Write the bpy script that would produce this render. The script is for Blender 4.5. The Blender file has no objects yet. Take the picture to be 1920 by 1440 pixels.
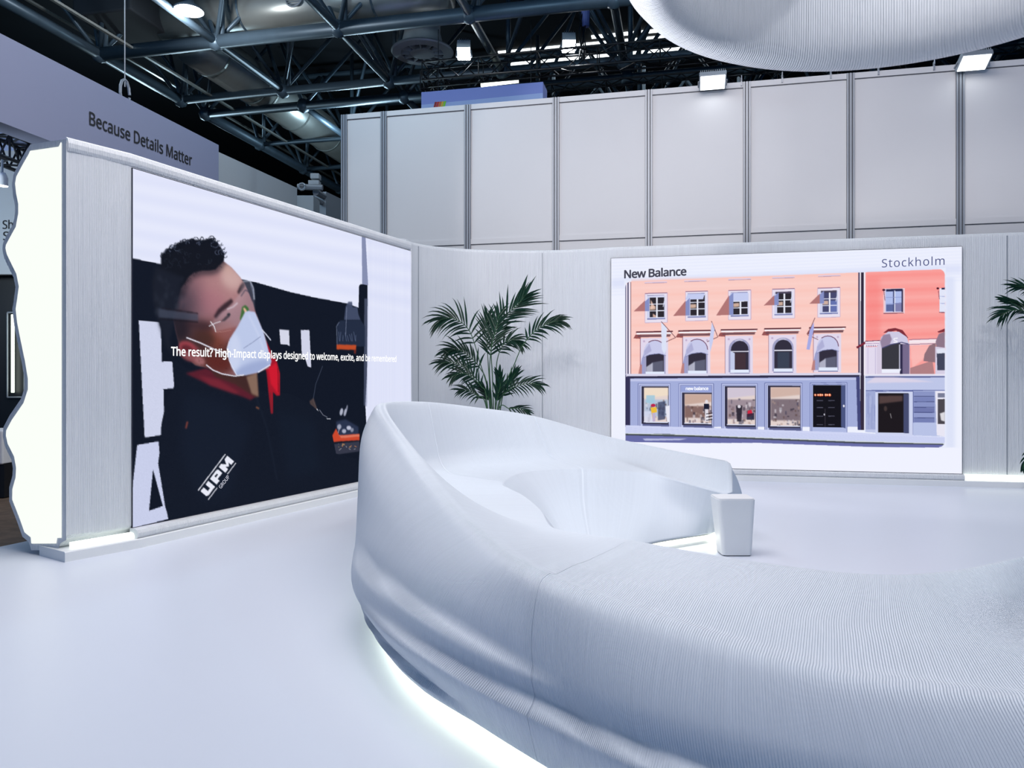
import bpy, bmesh, math, random
import numpy as np
from mathutils import Vector, Matrix

C = bpy.context.scene
COL = C.collection
random.seed(7)
RNG = np.random.default_rng(11)

# ------------------------------------------------------------------ camera, light, exposure
F = 1430.0          # focal length in pixels of the 1920 px frame
CX, CY = 960.0, 715.0
EYE = 1.4
cam_d = bpy.data.cameras.new('camera')
cam_d.sensor_width = 36.0
cam_d.lens = 36.0 * F / 1920.0
cam_d.shift_y = (CY - 720.0) / 1920.0
cam_d.clip_end = 200
cam = bpy.data.objects.new('camera', cam_d)
cam.location = (0, 0, EYE)
cam.rotation_euler = (math.pi / 2, 0, 0)
COL.objects.link(cam)
C.camera = cam
C.view_settings.view_transform = 'Standard'
C.view_settings.look = 'None'
C.view_settings.exposure = 0.0
C.view_settings.gamma = 1.0
C.view_settings.use_curve_mapping = False
C.cycles.use_denoising = True
C.cycles.max_bounces = 8

world = bpy.data.worlds.new('world')
C.world = world
world.use_nodes = True
wb = world.node_tree.nodes['Background']
wb.inputs[0].default_value = (0.03, 0.38, 1.0, 1)
wb.inputs[1].default_value = 0.22


def area_light(name, loc, target, size, energy, color, size_y=None, spread=None):
    d = bpy.data.lights.new(name, 'AREA')
    d.energy = energy
    d.color = color
    d.shape = 'RECTANGLE'
    d.size = size
    d.size_y = size_y or size
    if spread:
        d.spread = spread
    o = bpy.data.objects.new(name, d)
    o.location = loc
    o.rotation_euler = (Vector(target) - Vector(loc)).to_track_quat('-Z', 'Y').to_euler()
    COL.objects.link(o)
    return o


def spot_light(name, loc, target, angle, energy, color, blend=0.2, radius=0.15):
    d = bpy.data.lights.new(name, 'SPOT')
    d.energy = energy
    d.color = color
    d.spot_size = math.radians(angle)
    d.spot_blend = blend
    d.shadow_soft_size = radius
    o = bpy.data.objects.new(name, d)
    o.location = loc
    o.rotation_euler = (Vector(target) - Vector(loc)).to_track_quat('-Z', 'Y').to_euler()
    COL.objects.link(o)
    return o


area_light('hall_lamp_bank', (0.4, 4.95, 8.6), (0.4, 4.8, 0), 8, 910, (1.0, 0.935, 0.905), 5.5)
area_light('hall_lamp_bank_rear', (-3.0, -3.0, 8.0), (-1.0, 9.0, 1.0), 3, 6, (0.96, 0.96, 1.0), 3)
spot_light('ring_rim_fill', (-3.4, 3.4, 0.5), (0.85, 4.35, 3.6), 20, 2000, (1.0, 0.98, 1.0), 0.7, 0.15)  # unseen uplight added to brighten the ring's lower rim
spot_light('right_wall_fill', (3.9, 1.0, 7.2), (6.9, 9.9, 1.7), 42, 520, (1.0, 0.98, 0.97), 0.5, 0.06)  # unseen spot added to brighten the right wall; also throws palm shadows
spot_light('neighbour_stand_fill', (-7.2, 8.2, 3.2), (-7.4, 10.4, 4.3), 150, 160, (0.8, 0.93, 1.0), 0.5, 0.3)  # fill added to brighten the neighbouring stand's wall and soffit
spot_light('wall_wash_spot', (-1.5, -1.5, 6.6), (5.0, 12.0, 4.4), 47, 1350, (1.0, 0.95, 0.96), 0.12, 0.2)
spot_light('palm_spot', (-3.5, 2.0, 6.4), (2.0, 11.0, 2.5), 34, 110, (1.0, 0.98, 0.96), 0.5, 0.06)
for hx, hy in ((-9.5, 11.5), (-3.0, 11.0), (4.0, 12.0), (-11.0, 24.0), (-5.0, 22.0)):      # bodiless points added to brighten the roof steel and ducts
    ld = bpy.data.lights.new('roof_fill', 'POINT')
    ld.energy = 220
    ld.color = (0.62, 0.86, 1.0)
    ld.shadow_soft_size = 0.25
    lo_ = bpy.data.objects.new('roof_fill', ld)
    lo_.location = (hx, hy, 8.2)
    COL.objects.link(lo_)

# ------------------------------------------------------------------ helpers


def W(x, y, Z):
    """world point at depth Z that lies on the sight line of frame position x, y"""
    return Vector(((x - CX) / F * Z, Z, EYE - (y - CY) / F * Z))


def ray_plane(x, y, p0, n):
    d = Vector(((x - CX) / F, 1.0, -(y - CY) / F))
    o = Vector((0, 0, EYE))
    t = (Vector(p0) - o).dot(n) / d.dot(n)
    return o + d * t


HU = Vector((0.9765, -0.2155, 0))     # hall axis across
HV = Vector((0.2155, 0.9765, 0))      # hall axis along


def H(a, b, z):
    return HU * a + HV * b + Vector((0, 0, z))


def lin(c):
    c = np.asarray(c, float) / 255.0
    return np.where(c <= 0.04045, c / 12.92, ((c + 0.055) / 1.055) ** 2.4)


def nodes_of(name):
    m = bpy.data.materials.new(name)
    m.use_nodes = True
    nt = m.node_tree
    return m, nt, nt.nodes['Principled BSDF']


def mat(name, col, rough=0.5, metal=0.0, noise=0.0, nscale=8.0, bump=0.0, spec=0.5):
    m, nt, b = nodes_of(name)
    b.inputs['Base Color'].default_value = (*col, 1)
    b.inputs['Roughness'].default_value = rough
    b.inputs['Metallic'].default_value = metal
    b.inputs['Specular IOR Level'].default_value = spec
    if noise or bump:
        tc = nt.nodes.new('ShaderNodeTexCoord')
        nz = nt.nodes.new('ShaderNodeTexNoise')
        nz.inputs['Scale'].default_value = nscale
        nz.inputs['Detail'].default_value = 5
        nt.links.new(tc.outputs['Object'], nz.inputs['Vector'])
        if noise:
            mx = nt.nodes.new('ShaderNodeMix')
            mx.data_type = 'RGBA'
            mx.inputs[6].default_value = (*[c * (1 - noise) for c in col], 1)
            mx.inputs[7].default_value = (*[min(1, c * (1 + noise)) for c in col], 1)
            nt.links.new(nz.outputs['Fac'], mx.inputs[0])
            nt.links.new(mx.outputs[2], b.inputs['Base Color'])
        if bump:
            bp = nt.nodes.new('ShaderNodeBump')
            bp.inputs['Strength'].default_value = bump
            bp.inputs['Distance'].default_value = 0.02
            nt.links.new(nz.outputs['Fac'], bp.inputs['Height'])
            nt.links.new(bp.outputs['Normal'], b.inputs['Normal'])
    return m


def emit(name, col, strength):
    m, nt, b = nodes_of(name)
    b.inputs['Base Color'].default_value = (0.02, 0.02, 0.02, 1)
    b.inputs['Emission Color'].default_value = (*col, 1)
    b.inputs['Emission Strength'].default_value = strength
    b.inputs['Roughness'].default_value = 0.6
    return m


def ribbed(name, col, period, depth, streak=0.35, rough=0.5, fade=False):
    """printed plastic: fine ribs that run across the UV's first axis (metres)"""
    m, nt, b = nodes_of(name)
    N, Lk = nt.nodes, nt.links
    b.inputs['Roughness'].default_value = rough
    b.inputs['Specular IOR Level'].default_value = 0.35
    uv = N.new('ShaderNodeUVMap')
    sp = N.new('ShaderNodeSeparateXYZ')
    Lk.new(uv.outputs[0], sp.inputs[0])
    mu = N.new('ShaderNodeMath'); mu.operation = 'MULTIPLY'; mu.inputs[1].default_value = 2 * math.pi / period
    Lk.new(sp.outputs[0], mu.inputs[0])
    sn = N.new('ShaderNodeMath'); sn.operation = 'SINE'
    Lk.new(mu.outputs[0], sn.inputs[0])
    mp = N.new('ShaderNodeMapping')
    mp.inputs['Scale'].default_value = (22, 0.35, 1)
    Lk.new(uv.outputs[0], mp.inputs[0])
    nz = N.new('ShaderNodeTexNoise')
    nz.inputs['Scale'].default_value = 2.0
    nz.inputs['Detail'].default_value = 6
    nz.inputs['Roughness'].default_value = 0.7
    Lk.new(mp.outputs[0], nz.inputs['Vector'])
    m2 = N.new('ShaderNodeMath'); m2.operation = 'MULTIPLY'; m2.inputs[1].default_value = streak * 6
    Lk.new(nz.outputs['Fac'], m2.inputs[0])
    ad = N.new('ShaderNodeMath'); ad.operation = 'ADD'
    Lk.new(sn.outputs[0], ad.inputs[0]); Lk.new(m2.outputs[0], ad.inputs[1])
    bp = N.new('ShaderNodeBump')
    bp.inputs['Strength'].default_value = 1.0
    bp.inputs['Distance'].default_value = depth
    if fade:                           # ribs get shallower where they crowd together
        at = N.new('ShaderNodeAttribute'); at.attribute_name = 'rib_depth'
        mf = N.new('ShaderNodeMath'); mf.operation = 'MULTIPLY'; mf.inputs[1].default_value = depth
        Lk.new(at.outputs['Fac'], mf.inputs[0])
        Lk.new(mf.outputs[0], bp.inputs['Distance'])
    Lk.new(ad.outputs[0], bp.inputs['Height'])
    Lk.new(bp.outputs['Normal'], b.inputs['Normal'])
    mx = N.new('ShaderNodeMix'); mx.data_type = 'RGBA'
    mx.inputs[6].default_value = (*[c * 0.93 for c in col], 1)
    mx.inputs[7].default_value = (*[min(1, c * 1.05) for c in col], 1)
    Lk.new(nz.outputs['Fac'], mx.inputs[0])
    Lk.new(mx.outputs[2], b.inputs['Base Color'])
    return m


class MB:
    def __init__(self):
        self.v, self.f, self.m, self.uv = [], [], [], []

    def add(self, vs, fs, mi=0, uvs=None):
        o = len(self.v)
        self.v += [tuple(p) for p in vs]
        for k, f in enumerate(fs):
            self.f.append(tuple(i + o for i in f))
            self.m.append(mi)
            self.uv.append([uvs[i] for i in f] if uvs else [(0, 0)] * len(f))
        return self

    def box(self, c, s, mi=0, ax=None, taper=1.0):
        """ax: (x, y, z) axes; taper: scale of the lower end"""
        ax = ax or (Vector((1, 0, 0)), Vector((0, 1, 0)), Vector((0, 0, 1)))
        c = Vector(c)
        vs = []
        for dz in (-.5, .5):
            k = taper if dz < 0 else 1.0
            for dx, dy in ((-.5, -.5), (.5, -.5), (.5, .5), (-.5, .5)):
                vs.append(c + ax[0] * (dx * s[0] * k) + ax[1] * (dy * s[1] * k) + ax[2] * (dz * s[2]))
        self.add(vs, [(0, 3, 2, 1), (4, 5, 6, 7), (0, 1, 5, 4), (1, 2, 6, 5), (2, 3, 7, 6), (3, 0, 4, 7)], mi)
        return self

    def tube(self, pts, r, n=10, mi=0, cap=True):
        pts = [Vector(p) for p in pts]
        rs = r if isinstance(r, (list, tuple)) else [r] * len(pts)
        rings = []
        prev = None
        for i, p in enumerate(pts):
            t = (pts[min(i + 1, len(pts) - 1)] - pts[max(i - 1, 0)]).normalized()
            if prev is None:
                a = t.orthogonal().normalized()
            else:
                a = (prev - t * prev.dot(t)).normalized()
            prev = a
            b = t.cross(a)
            rings.append([p + (a * math.cos(2 * math.pi * k / n) + b * math.sin(2 * math.pi * k / n)) * rs[i] for k in range(n)])
        vs = [q for ring in rings for q in ring]
        fs = []
        for i in range(len(pts) - 1):
            for k in range(n):
                fs.append((i * n + k, i * n + (k + 1) % n, (i + 1) * n + (k + 1) % n, (i + 1) * n + k))
        if cap:
            fs.append(tuple(range(n - 1, -1, -1)))
            fs.append(tuple((len(pts) - 1) * n + k for k in range(n)))
        self.add(vs, fs, mi)
        return self

    def lathe(self, prof, c, n=32, mi=0, axis=None):
        """prof: (radius, height) pairs about axis through c"""
        c = Vector(c)
        az = Vector(axis).normalized() if axis else Vector((0, 0, 1))
        a = az.orthogonal().normalized()
        b = az.cross(a)
        vs, fs = [], []
        for r, h in prof:
            for k in range(n):
                vs.append(c + az * h + (a * math.cos(2 * math.pi * k / n) + b * math.sin(2 * math.pi * k / n)) * r)
        for i in range(len(prof) - 1):
            for k in range(n):
                fs.append((i * n + k, i * n + (k + 1) % n, (i + 1) * n + (k + 1) % n, (i + 1) * n + k))
        self.add(vs, fs, mi)
        return self

    def build(self, name, mats, parent=None, smooth=False, bevel=0, world_mw=None):
        me = bpy.data.meshes.new(name)
        me.from_pydata(self.v, [], self.f)
        mats = mats if isinstance(mats, (list, tuple)) else [mats]
        for m in mats:
            me.materials.append(m)
        me.polygons.foreach_set('material_index', self.m)
        ul = me.uv_layers.new(name='UVMap')
        flat = [c for f in self.uv for p in f for c in p]
        ul.data.foreach_set('uv', flat)
        if smooth:
            me.polygons.foreach_set('use_smooth', [True] * len(me.polygons))
        me.update()
        o = bpy.data.objects.new(name, me)
        COL.objects.link(o)
        if parent:
            o.parent = parent
            o.matrix_parent_inverse = Matrix.Translation(-parent.location)
        if bevel:
            bv = o.modifiers.new('bevel', 'BEVEL')
            bv.width = bevel
            bv.segments = 3
            bv.limit_method = 'ANGLE'
        return o


def thing(name, label, cat, loc=(0, 0, 0), group=None):
    o = bpy.data.objects.new(name, None)
    o.location = loc
    o.empty_display_size = 0.1
    COL.objects.link(o)
    o['label'] = label
    o['category'] = cat
    if group:
        o['group'] = group
    return o


def struct(o, label=None, cat=None):
    o['kind'] = 'structure'
    if label:
        o['label'] = label
    if cat:
        o['category'] = cat
    return o


def catmull(P, m):
    """P: list of numpy points; returns list with m samples per span, plus the last, and the parameter of each"""
    P = np.asarray(P, float)
    out, par = [], []
    n = len(P)
    for i in range(n - 1):
        p0 = P[i - 1] if i > 0 else 2 * P[0] - P[1]
        p3 = P[i + 2] if i + 2 < n else 2 * P[-1] - P[-2]
        p1, p2 = P[i], P[i + 1]
        for k in range(m):
            t = k / m
            out.append(0.5 * ((2 * p1) + (p2 - p0) * t + (2 * p0 - 5 * p1 + 4 * p2 - p3) * t * t + (3 * p1 - p0 - 3 * p2 + p3) * t ** 3))
            par.append(i + t)
    out.append(P[-1]); par.append(n - 1)
    return np.array(out), np.array(par)


_H_CAP = None
try:                                  # the sans face that ships with Blender itself
    import os
    FONT = bpy.data.fonts.load(os.path.join(bpy.utils.system_resource('DATAFILES'), 'fonts', 'NotoSansMath-Regular.woff2'))
except Exception:
    FONT = None


def font_mesh(body, offset=0.0, spacing=1.0):
    cu = bpy.data.curves.new('t', 'FONT')
    cu.body = body
    if FONT:
        cu.font = FONT
    cu.size = 1
    cu.offset = offset
    cu.space_character = spacing
    cu.resolution_u = 4
    o = bpy.data.objects.new('t', cu)
    COL.objects.link(o)
    bpy.context.view_layer.update()
    dg = bpy.context.evaluated_depsgraph_get()
    me = bpy.data.meshes.new_from_object(o.evaluated_get(dg))
    vs = [v.co.copy() for v in me.vertices]
    fs = [tuple(p.vertices) for p in me.polygons]
    bpy.data.objects.remove(o)
    bpy.data.curves.remove(cu)
    bpy.data.meshes.remove(me)
    return vs, fs


def text(mb, body, p_left, p_right, up, cap, mi=0, bold=0.0, spacing=1.0):
    """letters from p_left to p_right on their baseline, capitals CAP high along UP; BOLD thickens the strokes"""
    global _H_CAP
    if _H_CAP is None:
        hv, _ = font_mesh('H')
        _H_CAP = max(v.y for v in hv)
    vs, fs = font_mesh(body, 0.0, spacing)
    x0 = min(v.x for v in vs); x1 = max(v.x for v in vs)
    p_left, p_right, up = Vector(p_left), Vector(p_right), Vector(up)
    d = (p_right - p_left) / (x1 - x0)
    dn = d.normalized()
    nn = dn.cross(up).normalized()
    shifts = [(0, 0)]
    if bold:
        shifts = [(bold * math.cos(q * math.pi / 4), bold * math.sin(q * math.pi / 4)) for q in range(8)] + [(0, 0)]
    for q, (sx, sy) in enumerate(shifts):
        off = dn * (sx * cap) + up * (sy * cap) + nn * (0.00015 * q)
        mb.add([p_left + off + d * (v.x - x0) + up * (v.y / _H_CAP * cap) for v in vs], fs, mi)
    return mb


# ------------------------------------------------------------------ materials
M = {}
M['print'] = ribbed('printed_white', (0.735, 0.79, 0.86), 0.0085, 0.0011, 0.30, fade=True)
M['wallprint'] = ribbed('printed_wall', (0.70, 0.725, 0.76), 0.014, 0.0012, 1.2)
M['ringprint'] = ribbed('printed_ring', (0.60, 0.63, 0.67), 0.02, 0.0014, 0.9)
M['floor'] = mat('white_floor', (0.665, 0.71, 0.80), 0.38, noise=0.02, nscale=0.7, spec=0.35)
M['white'] = mat('white_smooth', (0.78, 0.79, 0.81), 0.45)
M['plinth'] = mat('plinth_white', (0.74, 0.76, 0.78), 0.45)
M['panel'] = mat('panel_white', (0.66, 0.655, 0.67), 0.55, noise=0.02, nscale=1.5)
M['alu'] = mat('aluminium', (0.34, 0.36, 0.40), 0.42, 0.35)
M['groove'] = mat('groove_dark', (0.06, 0.065, 0.08), 0.5)
M['black'] = mat('black_matte', (0.008, 0.009, 0.012), 0.5)
M['bezel'] = mat('bezel_dark', (0.01, 0.012, 0.03), 0.4)
M['steel'] = mat('roof_steel', (0.07, 0.105, 0.14), 0.42, 0.35, noise=0.25, nscale=3)
M['duct'] = mat('galvanised_duct', (0.34, 0.36, 0.35), 0.36, 0.55, noise=0.2, nscale=2)
M['deck'] = mat('roof_deck', (0.012, 0.016, 0.022), 0.8, noise=0.3, nscale=0.6)
M['truss'] = mat('truss_black', (0.015, 0.017, 0.021), 0.35, 0.3)
M['grey'] = mat('grey_metal', (0.28, 0.31, 0.35), 0.45, 0.3)
M['diff'] = mat('diffuser_grey', (0.42, 0.46, 0.50), 0.5, 0.0)
M['leaf'] = mat('palm_leaf', (0.007, 0.034, 0.021), 0.36, noise=0.6, nscale=14, spec=0.2)
M['stem'] = mat('palm_stem', (0.03, 0.10, 0.035), 0.5, noise=0.3, nscale=10)
M['pot'] = mat('pot_white', (0.7, 0.7, 0.71), 0.4)
M['soil'] = mat('soil', (0.03, 0.02, 0.014), 0.9, bump=0.6, nscale=40)
M['strip'] = emit('led_strip', (1.0, 1.0, 0.76), 11.0)
M['innerstrip'] = emit('inner_led_strip', (1.0, 1.0, 0.80), 5.0)
M['wallstrip'] = emit('wall_led_strip', (0.92, 1.0, 0.90), 2.0)
M['flood'] = emit('flood_glow', (0.9, 0.97, 1.0), 5.0)
M['lightbox'] = emit('lightbox', (0.955, 1.0, 0.93), 1.0)
M['lamp'] = emit('lamp_glow', (0.93, 0.97, 1.0), 30.0)
M['sky'] = emit('daylight', (0.90, 0.97, 1.0), 3.0)
M['tube'] = emit('tube_glow', (0.9, 1.0, 0.85), 4.0)
M['fascia'] = mat('fascia_lilac', (0.23, 0.25, 0.37), 0.6)
M['letters'] = mat('letters_black', (0.006, 0.007, 0.010), 0.6)
M['neigh'] = mat('neighbour_wall', (0.40, 0.43, 0.46), 0.6)
M['banner'] = mat('banner_blue', (0.27, 0.32, 0.74), 0.5)
M['banner2'] = mat('banner_pale', (0.42, 0.52, 0.86), 0.5)
M['brown'] = mat('hall_carpet', (0.13, 0.085, 0.055), 0.7, noise=0.75, nscale=9)


def flat(name, rgb, k=1.0):
    return emit(name, tuple(lin(rgb)), k)


# ------------------------------------------------------------------ floors and hall shell
mb = MB()
edge, _ = catmull([(-7.5, -3.5), (-6.0, 1.0), (-5.05, 4.6), (-4.62, 5.85), (-4.34, 6.45), (-4.22, 6.8), (-4.0, 7.6), (-3.0, 9.5), (-2.2, 11.6)], 6)
poly = [(p[0], p[1]) for p in edge] + [(0.6, 12.3), (4, 12.0), (10.5, 10.8), (10.5, -3.5)]
n = len(poly)
mb.add([(x, y, 0.0) for x, y in poly] + [(x, y, -0.04) for x, y in poly],
       [tuple(range(n - 1, -1, -1)), tuple(range(n, 2 * n))] + [(i, (i + 1) % n, n + (i + 1) % n, n + i) for i in range(n)])
struct(mb.build('floor', M['floor']), 'glossy white stand floor under the sofa', 'floor')

mb = MB()
mb.add([H(-34, -8, -0.041), H(34, -8, -0.041), H(34, 62, -0.041), H(-34, 62, -0.041)], [(0, 1, 2, 3)])
struct(mb.build('floor_hall', M['brown']), 'mottled brown hall floor beyond the white stand', 'floor')

mb = MB()
mb.box(H(0, 36, 12.3), (68, 52, 0.3), 0, (HU, HV, Vector((0, 0, 1))))
struct(mb.build('ceiling', M['deck']), 'dark roof deck high above the hall', 'ceiling')
mb = MB()
mb.box(H(0, 62, 6), (68, 0.3, 12.4), 0, (HU, HV, Vector((0, 0, 1))))
struct(mb.build('wall_far', M['deck']), 'dark end wall of the hall far behind the white panels', 'wall')
mb = MB()
mb.box(H(-34, 31, 6), (0.3, 62, 12.4), 0, (HU, HV, Vector((0, 0, 1))))
struct(mb.build('wall_west', M['deck']), 'dark side wall of the hall behind the neighbouring stands', 'wall')

# skylight ribbons let into the roof
for i, (b0, w, a0, a1) in enumerate(((23.75, 0.16, -2.7, 3), (24.4, 0.5, -5.8, 3), (25.15, 0.36, -5.9, 3), (25.95, 0.18, -4.0, 3))):
    mb = MB()
    mb.box(H((a0 + a1) / 2, b0, 12.13), (a1 - a0, w, 0.04), 0, (HU, HV, Vector((0, 0, 1))))
    o = struct(mb.build('window_%d' % (i + 1), M['sky']),
               ('narrow', 'widest', 'medium', 'thin broken')[i] + ' bright skylight ribbon seen through the black truss, ' + ('first', 'second', 'third', 'fourth')[i] + ' from the top', 'skylight')

# ------------------------------------------------------------------ stand walls
P_SL = Vector((-3.216, 6.45, 0))            # near lower end of the big screen on the left wall
DL = Vector((0.44, 1.0, 0)).normalized()    # its direction
NL = Vector((DL.y, -DL.x, 0))               # facing the stand
LEN_L = 4.117 / DL.y
P_EL = P_SL + DL * LEN_L
P_SR = Vector((1.454, 11.18, 0))
P_ER = Vector((6.013, 10.20, 0))
DR = (P_ER - P_SR).normalized()
NR = Vector((DR.y, -DR.x, 0))
LEN_R = (P_ER - P_SR).length
TOP = 3.32
SB, ST = 0.165, 3.20

# end profile of the left wall
P_W0 = Vector((-3.52, 6.0, 0))
E_DIR = Vector((-0.90, 0.435, 0)).normalized()
E_N = Vector((-E_DIR.y, E_DIR.x, 0))
if E_N.y > 0:
    E_N = -E_N
prof_px = [(121, 1009), (121, 266), (112, 267), (58, 275), (52, 284), (40, 305), (28, 328), (25, 345), (27, 365), (31, 385), (31, 400), (27, 422),
           (18, 438), (9, 455), (7, 466), (10, 481), (20, 502), (28, 518), (32, 538), (29, 560), (26, 580), (29, 607), (34, 633), (44, 681), (49, 712), (49, 728), (42, 750),
           (20, 782), (9, 803), (8, 818), (12, 836), (24, 860), (27, 878), (26, 893), (20, 915), (20, 939), (34, 975), (44, 1003), (56, 1013), (60, 1027), (107, 1027), (111, 1015)]
prof = []
for x, y in prof_px:
    p = ray_plane(x, y, P_W0, E_N)
    prof.append(((p - P_W0).dot(E_DIR), p.z))
# left wall: the profile swept along the wall
path = [P_W0, P_W0.lerp(P_SL, 0.5) + NL * 0.008, P_SL + NL * 0.003, P_SL.lerp(P_EL, 0.33) + NL * 0.003, P_SL.lerp(P_EL, 0.66) + NL * 0.003, P_EL + NL * 0.003]
mb = MB()
vs, uvs = [], []
acc = 0
for i, p in enumerate(path):
    if i:
        acc += (p - path[i - 1]).length
    side = E_DIR if i == 0 else (E_DIR.lerp(-NL, min(1, i / 2))).normalized()
    k = 1.0 if i < 3 else max(0.45, 1 - 0.18 * (i - 2))
    for e, z in prof:
        vs.append(p + side * (e * k) + Vector((0, 0, min(z, TOP))))
        uvs.append((acc + e * 0.7, z))
n = len(prof)
fs = []
for i in range(len(path) - 1):
    for k in range(n):
        fs.append((i * n + k, i * n + (k + 1) % n, (i + 1) * n + (k + 1) % n, (i + 1) * n + k))
fs.append(tuple(range(n)))
fs.append(tuple(range(len(path) * n - 1, (len(path) - 1) * n - 1, -1)))
mb.add(vs, fs, 0, uvs)
wl = mb.build('wall_left', M['wallprint'], bevel=0.02)
struct(wl, 'white ribbed stand wall with a wavy glowing end, holding the portrait video', 'wall')
# glowing end
cx = sum(e for e, z in prof) / n
ins = []
for k in range(n):
    e0, z0 = prof[k - 1]; e1, z1 = prof[k]; e2, z2 = prof[(k + 1) % n]
    t = Vector((e2 - e0, z2 - z0)).normalized()
    ins.append((e1, z1, t))
area = sum(prof[k][0] * prof[(k + 1) % n][1] - prof[(k + 1) % n][0] * prof[k][1] for k in range(n))
sg = 1 if area > 0 else -1
face = [(e - t.y * 0.036 * sg, z + t.x * 0.036 * sg) for e, z, t in ins]
mb = MB()
mb.add([P_W0 + E_N * 0.008 + E_DIR * e + Vector((0, 0, z)) for e, z in face], [tuple(range(n))])
mb.add([P_W0 + E_N * 0.0 + E_DIR * e + Vector((0, 0, z)) for e, z in face] + [P_W0 + E_N * 0.008 + E_DIR * e + Vector((0, 0, z)) for e, z in face],
       [(k, (k + 1) % n, n + (k + 1) % n, n + k) for k in range(n)])
mb.build('light_box', M['lightbox'], wl)
# foot block and plinth of the left wall, its light strip and the sill under the screen


def sweep(pathpts, section, name, mats, parent, closed=True, caps=True, smooth=False):
    """section: (out, z) pairs; out is measured along the path's normal towards the stand"""
    mb = MB()
    vs, fs, uvs = [], [], []
    acc = 0
    n = len(section)
    for i, p in enumerate(pathpts):
        p = Vector(p)
        a = Vector(pathpts[max(0, i - 1)]); b = Vector(pathpts[min(len(pathpts) - 1, i + 1)])
        t = (b - a).normalized()
        nn = Vector((t.y, -t.x, 0))
        if i:
            acc += (p - Vector(pathpts[i - 1])).length
        for o_, z in section:
            vs.append(p + nn * o_ + Vector((0, 0, z)))
            uvs.append((acc, z))
    for i in range(len(pathpts) - 1):
        for k in range(n if closed else n - 1):
            fs.append((i * n + k, (i + 1) * n + k, (i + 1) * n + (k + 1) % n, i * n + (k + 1) % n))
    if caps and closed:
        fs.append(tuple(range(n)))
        fs.append(tuple(range(len(pathpts) * n - 1, (len(pathpts) - 1) * n - 1, -1)))
    mb.add(vs, fs, 0, uvs)
    return mb.build(name, mats, parent, smooth=smooth)


pre = (P_SL - P_W0).normalized()
sweep([P_W0 - pre * 0.05, P_SL, P_EL + DL * 0.05], [(0.11, 0.0), (0.11, 0.072), (0.10, 0.08), (-0.30, 0.08), (-0.30, 0.0)], 'plinth', M['plinth'], wl)
sweep([P_W0 + pre * 0.03, P_SL - DL * 0.01], [(0.012, 0.081), (0.055, 0.081), (0.06, 0.10), (0.045, 0.125), (0.012, 0.13)], 'light_strip', M['wallstrip'], wl)
sweep([P_SL - DL * 0.02, P_EL + DL * 0.0], [(0.0, 0.081), (0.085, 0.081), (0.10, 0.10), (0.10, 0.125), (0.085, 0.15), (0.06, 0.160), (0.0, 0.160)], 'sill', M['wallprint'], wl, smooth=False)
# rounded head band over the left screen
sweep([P_W0 + pre * 0.02, P_SL, P_EL], [(-0.01, ST + 0.02), (0.008, ST + 0.02), (0.018, ST + 0.045), (0.020, ST + 0.08), (0.008, TOP - 0.005), (-0.02, TOP + 0.012)], 'head_band', M['wallprint'], wl)

# curved wall and right screen wall
rp = [P_SR + DR * t - NR * 0.013 for t in (-0.02, 0.35, 0.8, 1.4, 2.2, 3.2, 4.2, LEN_R, LEN_R + 1.2, LEN_R + 2.4, LEN_R + 3.6)]
curve, _ = catmull([(-1.44, 10.52), (-1.375, 10.80), (-1.20, 11.04), (-0.92, 11.23), (-0.60, 11.36), (-0.2, 11.44), (0.25, 11.465), (0.65, 11.43), (1.0, 11.35), (1.24, 11.28)] + [(p.x, p.y) for p in rp], 6)
cp = [Vector((p[0], p[1], 0)) for p in curve]
sec = [(-0.012, 0.10), (-0.012, TOP + 0.01), (-0.02, TOP + 0.04), (-0.05, TOP + 0.055), (-0.28, TOP + 0.055), (-0.30, TOP), (-0.30, 0.0), (-0.012, 0.0)]
wr = sweep(cp, sec, 'wall_rear', M['wallprint'], None)
struct(wr, 'white ribbed stand wall curving behind the palm to the street picture', 'wall')
sr = [P_SR + DR * t for t in (-0.03, LEN_R * 0.5, LEN_R + 0.02)]
sweep(sr, [(-0.02, 0.081), (0.05, 0.081), (0.065, 0.10), (0.06, 0.14), (0.04, 0.158), (-0.02, 0.158)], 'sill', M['wallprint'], wr)
sweep(cp[58:], [(0.09, 0.0), (0.09, 0.072), (0.08, 0.08), (-0.05, 0.08), (-0.05, 0.0)], 'plinth', M['plinth'], wr)
sweep([P_ER + DR * t for t in (0.035, 1.5, 3.4)], [(-0.005, 0.081), (0.05, 0.081), (0.055, 0.12), (0.03, 0.155), (-0.005, 0.16)], 'light_strip', M['wallstrip'], wr)
mbs = MB()
for x in (785, 1018, 1900):            # joints between the printed panels
    best = min(cp, key=lambda p: abs(CX + p.x / p.y * F - x))
    i = cp.index(best)
    t = (cp[min(i + 1, len(cp) - 1)] - cp[i - 1]).normalized()
    nn = Vector((t.y, -t.x, 0))
    mbs = MB()
    mbs.box(best + nn * -0.010 + Vector((0, 0, 1.73)), (0.009, 0.010, 3.2), 0, (t, nn, Vector((0, 0, 1))))
    mbs.build('joint', M['grey'], wr)

# ------------------------------------------------------------------ video screens


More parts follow.
